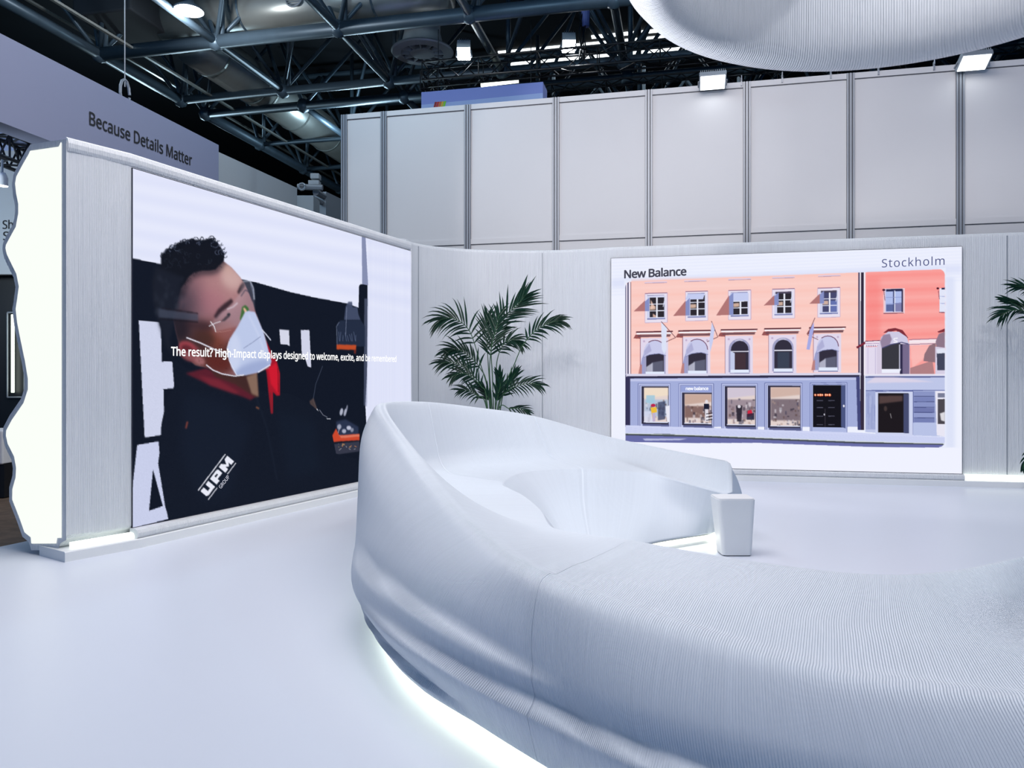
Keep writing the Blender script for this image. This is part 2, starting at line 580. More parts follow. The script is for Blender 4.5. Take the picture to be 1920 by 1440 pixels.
class Canvas:
    """a raster that becomes the light dots of an LED wall: a grid with one colour per dot"""

    def __init__(s, p0, dx, length, zb, zt, nrm, w, h, bg):
        s.p0, s.dx, s.len, s.zb, s.zt, s.n = Vector(p0), dx, length, zb, zt, nrm
        s.w, s.h = w * 2, h * 2
        s.img = np.zeros((s.h, s.w, 3)) + np.array(bg, float)

    def xy(s, x, y):
        p = ray_plane(x, y, s.p0 + s.n * 0.012, s.n)
        return ((p - s.p0).dot(s.dx) / s.len * s.w, (s.zt - p.z) / (s.zt - s.zb) * s.h)

    def mask(s, pts, soft=0.0):
        P = np.array([s.xy(*p) for p in pts])
        pad = int(soft * 3) + 2
        x0 = max(0, int(P[:, 0].min()) - pad); x1 = min(s.w, int(P[:, 0].max()) + pad + 1)
        y0 = max(0, int(P[:, 1].min()) - pad); y1 = min(s.h, int(P[:, 1].max()) + pad + 1)
        if x1 <= x0 or y1 <= y0:
            return None
        gx = np.arange(x0, x1) + 0.5
        gy = np.arange(y0, y1) + 0.5
        m = np.zeros((y1 - y0, x1 - x0), bool)
        for i in range(len(P)):
            ax, ay = P[i - 1]; bx, by = P[i]
            if ay == by:
                continue
            rows = (gy >= min(ay, by)) & (gy < max(ay, by))
            xc = ax + (gy[rows] - ay) / (by - ay) * (bx - ax)
            m[rows] ^= gx[None, :] < xc[:, None]
        m = m.astype(float)
        r = int(round(soft))
        if r > 0:
            for _ in range(3):
                for ax_ in (0, 1):
                    c = np.cumsum(np.pad(m, [(r + 1, r) if a == ax_ else (0, 0) for a in (0, 1)]), axis=ax_)
                    L = m.shape[ax_]
                    hi = np.take(c, np.arange(2 * r + 1, 2 * r + 1 + L), axis=ax_)
                    lo = np.take(c, np.arange(0, L), axis=ax_)
                    m = (hi - lo) / (2 * r + 1)
        return x0, x1, y0, y1, m

    def poly(s, pts, col, a=1.0, soft=0.0, clip=None, noise=0.0):
        r = s.mask(pts, soft)
        if r is None:
            return
        x0, x1, y0, y1, m = r
        if clip is not None:
            m = m * clip[y0:y1, x0:x1]
        m = (m * a)[..., None]
        c = np.array(col, float)
        if noise:
            c = c + RNG.normal(0, noise, (y1 - y0, x1 - x0, 1))
        s.img[y0:y1, x0:x1] = s.img[y0:y1, x0:x1] * (1 - m) + c * m

    def clip(s, pts, soft=0):
        full = np.zeros((s.h, s.w))
        r = s.mask(pts, soft)
        if r:
            x0, x1, y0, y1, m = r
            full[y0:y1, x0:x1] = m
        return full

    def line(s, pts, wd, col, a=1.0, soft=0):
        """a stroke WD frame pixels wide"""
        for (ax, ay), (bx, by) in zip(pts[:-1], pts[1:]):
            d = math.hypot(bx - ax, by - ay) or 1
            nx, ny = -(by - ay) / d * wd / 2, (bx - ax) / d * wd / 2
            s.poly([(ax + nx, ay + ny), (bx + nx, by + ny), (bx - nx, by - ny), (ax - nx, ay - ny)], col, a, soft)

    def ell(s, cx, cy, rx, ry, col, a=1.0, soft=0, rot=0, clip=None, noise=0):
        pts = []
        for k in range(28):
            t = 2 * math.pi * k / 28
            u, v = rx * math.cos(t), ry * math.sin(t)
            pts.append((cx + u * math.cos(rot) - v * math.sin(rot), cy + u * math.sin(rot) + v * math.cos(rot)))
        s.poly(pts, col, a, soft, clip, noise)

    def build(s, name, parent, gain=1.0):
        im = np.clip(s.img, 0, 255)
        im = im.reshape(s.h // 2, 2, s.w // 2, 2, 3).mean((1, 3))
        h, w = im.shape[:2]
        # one vertex per dot
        u = np.linspace(0, 1, w); v = np.linspace(0, 1, h)
        U, V = np.meshgrid(u, v)
        base = s.p0 + s.n * 0.012
        co = np.empty((h, w, 3))
        co[..., 0] = base.x + s.dx.x * s.len * U
        co[..., 1] = base.y + s.dx.y * s.len * U
        co[..., 2] = s.zt + (s.zb - s.zt) * V
        me = bpy.data.meshes.new(name)
        nv = h * w
        nf = (h - 1) * (w - 1)
        me.vertices.add(nv)
        me.vertices.foreach_set('co', co.reshape(-1))
        idx = np.arange(nv).reshape(h, w)
        q = np.stack([idx[:-1, :-1], idx[1:, :-1], idx[1:, 1:], idx[:-1, 1:]], -1).reshape(-1)
        me.loops.add(nf * 4)
        me.loops.foreach_set('vertex_index', q.astype(np.int32))
        me.polygons.add(nf)
        me.polygons.foreach_set('loop_start', (np.arange(nf) * 4).astype(np.int32))
        me.update(calc_edges=True)
        ca = me.color_attributes.new('dots', 'FLOAT_COLOR', 'POINT')
        rgba = np.ones((nv, 4))
        rgba[:, :3] = lin(im).reshape(-1, 3)
        ca.data.foreach_set('color', rgba.reshape(-1).astype(np.float32))
        m, nt, b = nodes_of(name + '_dots')
        at = nt.nodes.new('ShaderNodeAttribute')
        at.attribute_name = 'dots'
        b.inputs['Base Color'].default_value = (0.003, 0.003, 0.004, 1)
        b.inputs['Roughness'].default_value = 0.8
        b.inputs['Specular IOR Level'].default_value = 0.0
        nt.links.new(at.outputs['Color'], b.inputs['Emission Color'])
        b.inputs['Emission Strength'].default_value = gain
        me.materials.append(m)
        o = bpy.data.objects.new(name, me)
        COL.objects.link(o)
        o.parent = parent
        o.matrix_parent_inverse = Matrix.Translation(-parent.location)
        return o


def bezel(parent, p0, d, nrm, length, zb, zt):
    mb = MB()
    z3 = Vector((0, 0, 1))
    t = 0.005
    for zc in (zb - t / 2, zt + t / 2):
        mb.box(p0 + d * (length / 2) + nrm * 0.004 + z3 * zc, (length + 2 * t, 0.018, t), 0, (d, nrm, z3))
    for q in (-t / 2, length + t / 2):
        mb.box(p0 + d * q + nrm * 0.004 + z3 * ((zb + zt) / 2), (t, 0.018, zt - zb), 0, (d, nrm, z3))
    mb.build('bezel', M['bezel'], parent)
    mb = MB()
    mb.box(p0 + d * (length / 2) + nrm * -0.004 + z3 * ((zb + zt) / 2), (length, 0.028, zt - zb), 0, (d, nrm, z3))
    mb.build('cabinet', M['black'], parent)


# ---- left screen: a worker in a mask
sl = thing('video_wall', 'video wall on the wavy-ended wall showing a masked worker in a dark jacket', 'screen', P_SL)
bezel(sl, P_SL, DL, NL, LEN_L, SB, ST)
cv = Canvas(P_SL, DL, LEN_L, SB, ST, NL, 560, 400, (226, 230, 251))
# soft pale bands in the bright background
for k in range(10):
    y = 330 + k * 17
    cv.poly([(240, y), (780, y + 100), (780, y + 106), (240, y + 7)], (240, 243, 255) if k % 2 else (212, 218, 246), 0.45, 6)
for k in range(40):
    x = 690 + k * 2.1
    cv.line([(x, 430), (x, 960)], 0.8, (206, 212, 240), 0.5)
NAVY = (15, 22, 36)
cv.poly([(240, 483), (300, 495), (478, 529), (545, 548), (590, 558), (650, 569), (672, 577), (673, 536), (676, 533), (689, 534), (688, 700), (685, 760), (687, 800), (676, 950), (240, 1010)], NAVY, noise=1.2)
cv.poly([(678, 440), (685, 440), (690, 535), (679, 533)], (134, 142, 176))
cv.poly([(683, 560), (690, 560), (688, 762), (682, 760)], (120, 128, 160), 0.5, 1)
# big white letters on the dark side
PALE = (205, 210, 234)
cv.poly([(261, 601), (302, 605), (304, 678), (325, 678), (327, 728), (307, 729), (309, 814), (272, 820)], PALE, noise=3)
cv.poly([(258, 834), (298, 827), (304, 912), (316, 972), (240, 992), (244, 960)], (200, 206, 234), noise=3)
cv.poly([(287.5, 879), (280, 957), (306, 948)], NAVY)
cv.poly([(524, 618), (542, 619), (543, 649), (538, 646), (532, 646), (526, 645)], (212, 214, 232))
cv.poly([(564, 619), (580, 619), (583.5, 689), (577, 687), (571, 669), (566, 668)], (208, 211, 232))
# tool cases and cables on the right
cv.poly([(648, 575), (653, 566), (660, 566), (661, 576), (670, 576), (672, 590), (676, 600), (645, 600)], (70, 80, 108), 0.9, 1)
cv.poly([(632, 608), (638, 601), (676, 600), (684, 612), (684, 650), (632, 648)], (36, 46, 68), 0.9, 1)
cv.line([(650, 576), (648, 630)], 1.2, (120, 130, 155), 0.7)
cv.line([(632, 648), (631, 612), (636, 604)], 1.5, (105, 115, 140), 0.7)
for k in range(9):
    x = 635 + k * 4
    cv.line([(x, 625 + RNG.uniform(-4, 4)), (x + RNG.uniform(-2, 4), 640)], 1.2, (96, 108, 138), 0.6)
cv.poly([(631, 646), (668, 647), (667, 657), (662, 656), (631, 655)], (196, 78, 40), 0.95, 1)
cv.poly([(664, 655), (668, 655), (667, 664), (663, 662)], (120, 44, 34), 0.8, 1)
cv.line([(605, 686), (592, 720), (587, 750), (595, 770)], 1.2, (64, 72, 92), 0.8)
cv.poly([(580, 752), (588, 746), (596, 770), (612, 786), (616, 790), (604, 788), (588, 776)], (92, 74, 70), 0.75, 1)
cv.line([(594, 766), (600, 778), (610, 785), (620, 785)], 1.6, (200, 204, 216), 0.9)
cv.line([(599, 768), (606, 778), (614, 782)], 1.0, (150, 154, 170), 0.8)
cv.poly([(548, 756), (556, 748), (562, 760), (556, 770), (552, 776)], (104, 56, 64), 0.8, 1)
cv.poly([(630, 790), (648, 786), (672, 800), (672, 820), (632, 820)], (44, 54, 80), 0.9, 2)
for (x, y, w, h, c) in ((640, 772, 6, 14, 200), (650, 766, 3, 14, 150), (647, 773, 5, 14, 185), (636, 800, 8, 10, 170), (654, 802, 9, 8, 210), (645, 808, 8, 8, 190), (660, 806, 6, 8, 150)):
    cv.ell(x, y, w / 2, h / 2, (c, c + 4, min(255, c + 24)), 0.85, 1, 0.2)
cv.line([(637, 800), (633, 815), (645, 818)], 1.2, (180, 186, 206), 0.8)
cv.poly([(622, 818), (630, 803), (636, 816), (674, 813), (674, 825), (640, 827), (622, 829)], (206, 72, 44), 0.97, 1)
cv.poly([(636, 817), (674, 814), (674, 818), (640, 821)], (226, 140, 116), 0.7, 1)
cv.poly([(624, 832), (674, 827), (674, 846), (628, 852)], (60, 62, 78), 0.85, 1)
for k in range(14):
    x, y = RNG.uniform(634, 668), RNG.uniform(831, 843)
    cv.line([(x, y), (x + RNG.uniform(-6, 6), y + RNG.uniform(-3, 5))], 1.3, [(186, 172, 110), (150, 150, 160), (180, 110, 80)][k % 3], 0.8)
cv.line([(612, 852), (618, 838)], 1.6, (170, 176, 190), 0.8)
# jacket
JK = (17, 24, 38)
cv.poly([(323, 672), (327, 724), (312, 752), (303, 796), (301, 838), (297, 868), (304, 910), (310, 948), (318, 974), (676, 905), (668, 860), (630, 850), (618, 790), (585, 760), (560, 745), (540, 738), (500, 735), (470, 728), (400, 708), (350, 690)], JK, noise=2)
cv.poly([(345, 735), (420, 752), (470, 800), (430, 930), (380, 940), (340, 850)], (23, 32, 49), 0.5, 14)
cv.poly([(520, 770), (590, 790), (600, 880), (540, 900)], (20, 30, 46), 0.5, 14)
cv.line([(478, 738), (500, 800), (520, 900)], 2, (30, 38, 54), 0.6, 2)
cv.line([(352, 790), (349, 803)], 3, (150, 70, 58), 0.8, 1)
cv.line([(480, 763), (486, 766)], 3, (150, 90, 62), 0.8, 1)
# collar and neck
cv.poly([(348, 700), (386, 690), (430, 706), (482, 742), (470, 750), (440, 738), (393, 722)], (92, 30, 44), 0.95, 2)
cv.poly([(372, 704), (410, 712), (450, 736), (440, 738), (395, 722)], (128, 40, 54), 0.7, 3)
cv.poly([(392, 690), (440, 702), (482, 698), (485, 743), (478, 744), (440, 720), (404, 706)], (66, 40, 38), 0.95, 2)
cv.poly([(462, 706), (482, 698), (485, 744), (472, 738)], (140, 112, 96), 0.9, 2)
cv.poly([(490, 650), (500, 640), (512, 668), (518, 673), (525, 700), (525, 741), (519, 742), (512, 735), (512, 775), (508, 775), (503, 730), (500, 700)], (170, 22, 40), 0.95, 1)
cv.poly([(503, 690), (518, 680), (523, 700), (521, 738), (508, 720)], (214, 26, 48), 0.8, 2)
cv.line([(521, 690), (522, 735)], 1.5, (120, 14, 28), 0.8)
cv.line([(507, 735), (510, 776)], 2, (96, 40, 44), 0.7, 1)
# head: skin first
HEAD = [(416, 488), (434, 502), (449, 519), (458, 531), (466, 548), (474, 566), (479, 584), (500, 640), (505, 690), (480, 700), (443, 704), (416, 701), (392, 690), (366, 684), (340, 660), (330, 620), (320, 570), (330, 520), (360, 490)]
hc = cv.clip(HEAD, 1)
cv.poly(HEAD, (142, 100, 106), 1, 1)
cv.ell(395, 555, 60, 52, (150, 108, 116), 0.9, 16, 0, hc)
cv.ell(420, 540, 40, 34, (176, 130, 132), 0.85, 14, 0.5, hc)
cv.ell(436, 521, 24, 20, (206, 172, 168), 0.85, 9, 0.8, hc)
cv.ell(425, 503, 14, 9, (200, 164, 156), 0.7, 6, 0.6, hc)
cv.ell(395, 565, 30, 24, (166, 110, 122), 0.6, 12, 0.3, hc)
cv.ell(342, 574, 30, 46, (58, 52, 66), 0.8, 22, 0, hc)
cv.ell(400, 655, 50, 50, (84, 48, 46), 0.95, 14, 0, hc)
cv.ell(420, 626, 26, 18, (150, 92, 90), 0.8, 8, -0.5, hc)
cv.ell(398, 640, 26, 14, (112, 58, 46), 0.8, 8, 0.4, hc)
cv.ell(410, 680, 26, 16, (92, 36, 32), 0.8, 8, 0.4, hc)
cv.ell(360, 640, 40, 24, (58, 40, 42), 0.7, 10, 0, hc)
cv.ell(336, 612, 22, 30, (28, 25, 34), 0.85, 9, 0, hc)
cv.ell(372, 610, 26, 10, (48, 32, 38), 0.7, 6, 0.1, hc)
cv.ell(384, 632, 20, 8, (70, 44, 38), 0.7, 6, 0.3, hc)
# ear
cv.ell(356, 660, 23, 17, (112, 58, 64), 1, 2, 0.55)
cv.ell(352, 652, 17, 11, (150, 62, 72), 0.9, 2, 0.5)
cv.ell(352, 655, 12, 7, (92, 36, 44), 0.9, 2, 0.5)
cv.ell(374, 676, 12, 8, (160, 104, 108), 0.9, 3, 0.5)
cv.ell(356, 668, 13, 6, (142, 84, 90), 0.8, 2, 0.5)
# hair
HAIRC = (17, 21, 31)
cv.poly([(302, 500), (303, 478), (314, 467), (322, 466), (332, 457), (345, 453), (361, 449), (378, 451), (396, 447), (408, 455), (415, 466), (421, 477), (420, 490), (410, 500), (404, 506), (392, 508), (379, 508), (364, 512), (354, 520), (347, 532), (340, 540), (322, 600), (312, 640), (300, 610), (288, 560), (286, 530), (292, 508)], HAIRC, 1, 1)
cv.poly([(292, 500), (342, 520), (338, 560), (330, 590), (318, 640), (328, 668), (312, 650), (300, 610), (287, 560), (286, 530)], (26, 31, 44), 0.9, 4)
for k in range(34):
    x, y = RNG.uniform(292, 345), RNG.uniform(520, 590)
    cv.ell(x, y, 3, 6, (46, 52, 66), 0.25, 2, RNG.uniform(-.5, .5))
for k in range(70):                      # curls along the crown
    t = RNG.uniform(0, 1)
    if t < 0.3:
        x, y = 304 + t / 0.3 * 32, 480 - t / 0.3 * 20
    elif t < 0.75:
        x, y = 336 + (t - .3) / .45 * 60, 458 - (t - .3) / .45 * 10
    else:
        x, y = 396 + (t - .75) / .25 * 24, 449 + (t - .75) / .25 * 30
    x += RNG.uniform(-3, 3); y += RNG.uniform(-3, 7)
    r = RNG.uniform(3, 6)
    a0 = RNG.uniform(0, 6.28)
    pts = [(x + r * math.cos(a0 + q * 0.6), y + r * 0.9 * math.sin(a0 + q * 0.6)) for q in range(8)]
    cv.line(pts, 1.3, (14, 19, 30) if k % 5 else (74, 82, 104), 0.9)
for k in range(26):
    x, y = RNG.uniform(310, 410), RNG.uniform(465, 505)
    r = RNG.uniform(3, 5)
    a0 = RNG.uniform(0, 6.28)
    cv.line([(x + r * math.cos(a0 + q * 0.6), y + r * math.sin(a0 + q * 0.6)) for q in range(6)], 1.2, (40, 48, 62), 0.5)
# hairline melts into the forehead, stubble along the jaw
for x, y in ((340, 548), (344, 536), (351, 524), (360, 515), (370, 511), (381, 509), (392, 509), (402, 506), (410, 499), (416, 490)):
    cv.ell(x + 2, y + 1, 8, 6, HAIRC, 0.55, 5, 0.3, hc)
for k in range(60):
    t = RNG.uniform(0, 1)
    x, y = 342 + t * 74, 530 - 36 * math.sin(min(1, t * 1.3) * 1.5) + RNG.uniform(-3, 6)
    cv.line([(x, y), (x + RNG.uniform(-2, 4), y + RNG.uniform(2, 6))], 1.0, (30, 28, 36), 0.35)
for k in range(90):
    x, y = RNG.uniform(372, 430), RNG.uniform(640, 700)
    cv.ell(x, y, 0.9, 0.7, (44, 26, 28), 0.25, 0, 0, hc)
for k in range(120):
    x, y = RNG.uniform(360, 455), RNG.uniform(505, 590)
    cv.ell(x, y, 1.3, 1.0, (214, 172, 168) if k % 2 else (112, 76, 84), 0.06, 1, 0, hc)
for (x, y) in ((412, 456), (418, 464), (421, 472), (422, 480), (404, 451), (396, 448)):
    cv.line([(x + 4.5 * math.cos(q * .7), y + 4 * math.sin(q * .7)) for q in range(8)], 1.2, (20, 26, 38), 0.85)
# brows, eye, goggles
cv.poly([(401, 594), (409, 580), (420, 570), (434, 560), (438, 566), (428, 577), (416, 586), (406, 598)], (46, 32, 40), 0.9, 2)
cv.poly([(445, 548), (450, 537), (457, 528), (460, 536), (454, 546), (448, 552)], (42, 32, 40), 0.9, 2)
cv.poly([(414, 603), (424, 593), (432, 587), (431, 594), (422, 602)], (24, 16, 22), 0.9, 1)
cv.ell(429, 590, 3.2, 2.6, (6, 6, 12), 1, 1)
cv.poly([(297, 578), (330, 583), (372, 589), (372, 602), (335, 599), (298, 596)], (66, 72, 90), 0.75, 2)
cv.line([(303, 578), (372, 588)], 2, (22, 18, 26), 0.8, 1)
cv.line([(300, 598), (372, 604)], 2.5, (18, 15, 22), 0.7, 1)
cv.poly([(455, 529), (470, 527), (477, 545), (478, 584), (460, 586), (446, 612), (404, 622), (394, 608), (412, 588), (434, 572), (448, 553)], (206, 196, 212), 0.24, 2)
cv.line([(456, 528), (469, 527), (475, 540), (477, 562)], 2.4, (206, 212, 230), 0.75, 1)
cv.line([(452, 556), (460, 544), (468, 548), (474, 566)], 2, (52, 54, 74), 0.7, 1)
cv.line([(470, 532), (476, 552)], 2.6, (120, 128, 152), 0.6, 1)
cv.line([(426, 580), (437, 576), (446, 568)], 2, (220, 214, 226), 0.8, 1)
cv.line([(395, 603), (402, 612), (405, 623)], 1.6, (228, 226, 234), 0.9)
cv.line([(392, 612), (404, 606), (414, 603)], 1.6, (222, 220, 230), 0.8)
cv.line([(404, 623), (420, 622), (434, 619)], 1.2, (170, 120, 116), 0.8)
cv.poly([(452, 588), (454, 576), (460, 572), (466, 577), (468, 585), (460, 586), (452, 603), (450, 598)], (48, 104, 46), 0.85, 1)
cv.poly([(456, 578), (459, 577), (464, 585), (460, 588)], (226, 180, 152), 1, 1)
# mask
MK = [(460, 585), (466, 583), (478, 585), (483, 596), (494, 622), (503, 655), (509, 677), (507, 684), (484, 698), (462, 703), (443, 703), (434, 688), (428, 668), (425.5, 653), (431, 636), (446, 612)]
cv.poly(MK, (188, 200, 232), 1, 1)
mc = cv.clip(MK, 1)
cv.ell(478, 690, 40, 12, (150, 164, 206), 0.8, 5, -0.3, mc)
cv.ell(440, 660, 12, 34, (206, 214, 240), 0.7, 5, 0, mc)
cv.line([(466, 590), (485, 628), (503, 680)], 2.5, (208, 216, 242), 0.6, 2)
cv.line([(457, 653), (474, 642), (489, 631)], 1.1, (110, 120, 156), 0.8)
cv.line([(430, 640), (426, 655), (430, 676), (444, 703)], 1.2, (226, 230, 248), 0.9)
cv.line([(484, 698), (507, 684)], 2.2, (226, 230, 248), 0.9)
cv.line([(350, 633), (376, 643), (402, 655), (428, 664)], 2.4, (222, 222, 236), 0.95)
cv.line([(387, 684), (400, 694), (417, 701), (440, 705), (458, 703)], 2.2, (224, 224, 238), 0.95)
cv.line([(491, 618), (499, 627), (508, 638)], 2.2, (210, 214, 232), 0.9)
# badge on the jacket: three block letters between two rules
BO = Vector((389.0, 931.0)); BX = Vector((50.0, -66.5)); BYv = Vector((-12.5, -10.5))


def bq(u, v):
    p = BO + BX * u + BYv * v
    return (p.x, p.y)


WHT = (232, 234, 246)
for off in (-0.28, 1.28):
    if off < 0:
        cv.line([bq(-0.04, off), bq(0.30, off)], 1.3, WHT)
        cv.line([bq(0.68, off), bq(1.0, off)], 1.3, WHT)
    else:
        cv.line([bq(-0.02, off), bq(1.0, off)], 1.6, WHT)
for L in ([(0, 1), (0, .15), (.05, 0), (.29, 0), (.29, 1), (.19, 1), (.19, .34), (.11, .34), (.11, 1)],
          [(.35, 0), (.35, 1), (.60, 1), (.63, .85), (.63, .28), (.46, .28), (.46, 0)],
          [(.68, 0), (.68, 1), (.77, 1), (.835, .5), (.90, 1), (1.0, 1), (1.0, 0), (.90, 0), (.90, .42), (.84, .1), (.78, .42), (.78, 0)]):
    cv.poly([bq(u, v) for u, v in L], WHT)
cv.poly([bq(.46, .55), bq(.46, .75), bq(.54, .75), bq(.54, .55)], JK)
cv.build('display', sl, 1.0)
UPZ = Vector((0, 0, 1))


def onL(x, y, d=0.016):
    return ray_plane(x, y, P_SL + NL * d, NL)


M['cap'] = emit('caption_white', (1, 1, 1), 1.0)
mb = MB()
text(mb, 'The result? High-Impact displays designed to welcome, excite, and be remembered', onL(321, 666.5), onL(743, 678.5), UPZ, 0.076, bold=0.035)
mb.build('caption', M['cap'], sl)
mb = MB()
gu = (onL(*bq(0.64, -0.42)) - onL(*bq(0.64, -0.75))) 
text(mb, 'GROUP', onL(*bq(0.33, -0.72)), onL(*bq(0.66, -0.72)), gu.normalized(), gu.length * 1.2)
mb.build('badge_lettering', flat('badge_white', (215, 218, 235)), sl)

# ---- right screen: shop front in a street
sr_t = thing('video_wall', 'wide video wall showing a pink city shop front framed in white', 'screen', P_SR)
bezel(sr_t, P_SR, DR, NR, LEN_R, SB, ST)
cv = Canvas(P_SR, DR, LEN_R, SB, ST, NR, 760, 490, (238, 241, 254))
for k in range(12):
    y = 470 + k * 6
    cv.poly([(1140, y + 16), (1810, y - 12), (1810, y - 9), (1140, y + 19)], (226, 231, 252), 0.5, 2)
cv.poly([(1140, 524), (1810, 496), (1810, 512), (1140, 540)], (216, 222, 248), 0.7, 8)
cv.poly([(1772, 520), (1790, 520), (1790, 840), (1772, 840)], (214, 221, 246), 0.7, 6)


def sh(cx, pts):
    return [(x, y + 0.000193 * (y - 715) * (x - cx)) for x, y in pts]


def box(x0, y0, x1, y1):
    c = (x0 + x1) / 2
    return sh(c, [(x0, y0), (x1, y0), (x1, y1), (x0, y1)])


# rounded picture area is drawn as one facade block, then trimmed
PINK = (250, 204, 196)
RED = (250, 160, 156)
L_, R_ = 1173, 1771
yt = lambda x: 528 - 0.0385 * (x - L_)
yb = lambda x: 826 + 0.020 * (x - L_)
cv.poly([(L_, yt(L_)), (1612, yt(1612)), (1612, 704), (L_, 706)], PINK)
for k in range(14):
    y = 520 + k * 14
    cv.poly([(1184, y + 4), (1612, y - 8), (1612, y - 3), (1184, y + 9)], (252, 214, 208) if k % 2 else (250, 192, 180), 0.4, 3)
cv.poly([(1612, yt(1612)), (R_, yt(R_)), (R_, 704), (1612, 704)], RED)
for k in range(12):
    y = 515 + k * 14
    cv.poly([(1624, y), (R_, y - 5), (R_, y + 2), (1624, y + 6)], (252, 178, 174) if k % 2 else (248, 140, 136), 0.5, 3)
cv.poly([(1622, 520), (1650, 520), (1650, 640), (1622, 640)], (246, 124, 122), 0.45, 8)
# left pipes
cv.poly([(1173, 535), (1183, 528), (1183, 706), (1173, 706)], (240, 232, 244))
for x, w, c in ((1173.5, 1.6, (60, 60, 110)), (1178, 2.2, (54, 54, 96)), (1183, 1.4, (120, 78, 90))):
    cv.line([(x, 529), (x, 800 if x < 1180 else 706)], w, c)
# top slivers of the storey above
for cx in (1230, 1304, 1387, 1469, 1555):
    y = yt(cx) + 2.5
    cv.line(sh(cx, [(cx - 21, y + 1), (cx + 21, y + 1)]), 2.0, (226, 206, 226))
    cv.line(sh(cx, [(cx - 21, y + 2.6), (cx + 21, y + 2.6)]), 1.0, (176, 146, 168))
WINX = [(1230.5, 550), (1306.5, 546.5), (1387, 544.5), (1469, 542), (1554, 540)]
OPEN = [1, 2, 3, 0, 0]
for i, (cx, y) in enumerate(WINX):
    s_ = lambda pts: sh(cx, [(cx + a, y + b) for a, b in pts])
    cv.poly(s_([(-21, 0), (21, 0), (21, 55), (-21, 55)]), (232, 224, 240))
    cv.line(s_([(-21, 0), (21, 0)]), 1.6, (150, 110, 140))
    cv.line(s_([(-21, 0), (-21, 55), (21, 55), (21, 0)]), 0.9, (196, 170, 200))
    cv.poly(s_([(-17, 6), (17, 6), (17, 48), (-17, 48)]), (206, 210, 238))
    cv.poly(s_([(-12, 8), (15, 8), (15, 45), (-12, 45)]), (44, 40, 48) if i < 4 else (70, 72, 110))
    cv.poly(s_([(-12, 24), (-1, 24), (-1, 31), (-12, 31)]), (222, 188, 168), 0.9, 1)
    if i == 4:
        cv.poly(s_([(3, 24), (15, 24), (15, 45), (3, 45)]), (108, 124, 190), 0.8, 1)
    if i == 0:
        cv.poly(s_([(-10, 12), (-2, 26), (-10, 30)]), (236, 198, 180), 0.9, 1)
        cv.poly(s_([(-6, 38), (4, 45), (-6, 45)]), (232, 190, 170), 0.9, 1)
    cv.poly(s_([(0, 8), (3, 8), (3, 46), (0, 46)]), (236, 238, 250))
    for yy in (20.5, 33):
        cv.line(s_([(-12, yy), (15, yy)]), 1.5, (230, 232, 248))
    cv.line(s_([(-17, 48), (17, 48)]), 2.2, (120, 126, 176))
    # blind, side fall and its slanting shadow
    d = (26, 34, 40, 24, 20)[i]
    if OPEN[i]:
        dz = (0, 4, 18, 22)[OPEN[i]] if OPEN[i] > 1 else 4
        dz = {1: 5, 2: 15, 3: 20}[OPEN[i]]
        cv.poly(s_([(-17, 4), (15, 4), (12 if i == 1 else 16, dz), (-21 if i else -19, dz)]), (196, 204, 240))
        cv.line(s_([(-17, 4), (15, 4)]), 1, (120, 124, 168))
    else:
        cv.poly(s_([(-15, 5), (15, 5), (15, 9), (-15, 9)]), (64, 56, 76), 0.9)
    sx = (-17, -17, -16, -13, -13)[i]
    y0 = (10, 14, 6, 8, 7)[i]
    y1 = (33, 45, 46, 30, 29)[i]
    xl = (-42, -44, -44, -37, -37)[i]
    cv.poly(s_([(sx - 4, y0 + 3), (sx - 4, y1), (xl, y1)]), (176, 118, 118))
    cv.poly(s_([(sx + 4, y0 - 2), (sx + 4, y1), (sx - 4, y1), (sx - 4, y0 + 5)]), (134, 144, 196))
    if i > 2 or i == 0:
        cv.line(s_([(17, 8), (13, 26)]), 1.2, (220, 222, 240))
# windows of the red house
s_ = lambda pts: pts
cv.poly(box(1656, 541, 1696, 588), (238, 206, 214))
cv.poly(box(1660, 543, 1692, 585), (176, 190, 236))
cv.poly(box(1661, 542, 1692, 546.5), (40, 44, 80))
cv.poly(box(1661, 571, 1674, 584), (92, 104, 156)); cv.poly(box(1677, 568, 1690, 584), (128, 128, 172))
cv.poly(box(1690, 543, 1693, 585), (48, 44, 76))
cv.line([(1675, 545), (1675, 585)], 2.2, (70, 76, 120)); cv.line([(1677.5, 545), (1677.5, 585)], 1.4, (236, 238, 250))
for yy in (558, 570):
    cv.line([(1661, yy), (1690, yy - .5)], 0.8, (130, 142, 200))
cv.line([(1656, 588), (1694, 587)], 1.6, (130, 70, 90))
cv.ell(1657, 544, 3, 2, (70, 20, 40)); cv.line([(1657, 545), (1659, 564)], 1, (100, 50, 80))
cv.poly(box(1761, 541, 1771, 586), (226, 230, 248)); cv.poly(box(1765, 539.5, 1771, 543), (40, 44, 80)); cv.ell(1758, 541, 2.5, 2, (70, 20, 40))
cv.line([(1760, 586), (1771, 586)], 1.4, (120, 60, 84)); cv.line([(1759, 545), (1761, 561)], 1, (100, 50, 80))
for yy in (556, 569):
    cv.line([(1762, yy), (1771, yy)], .8, (130, 142, 200))
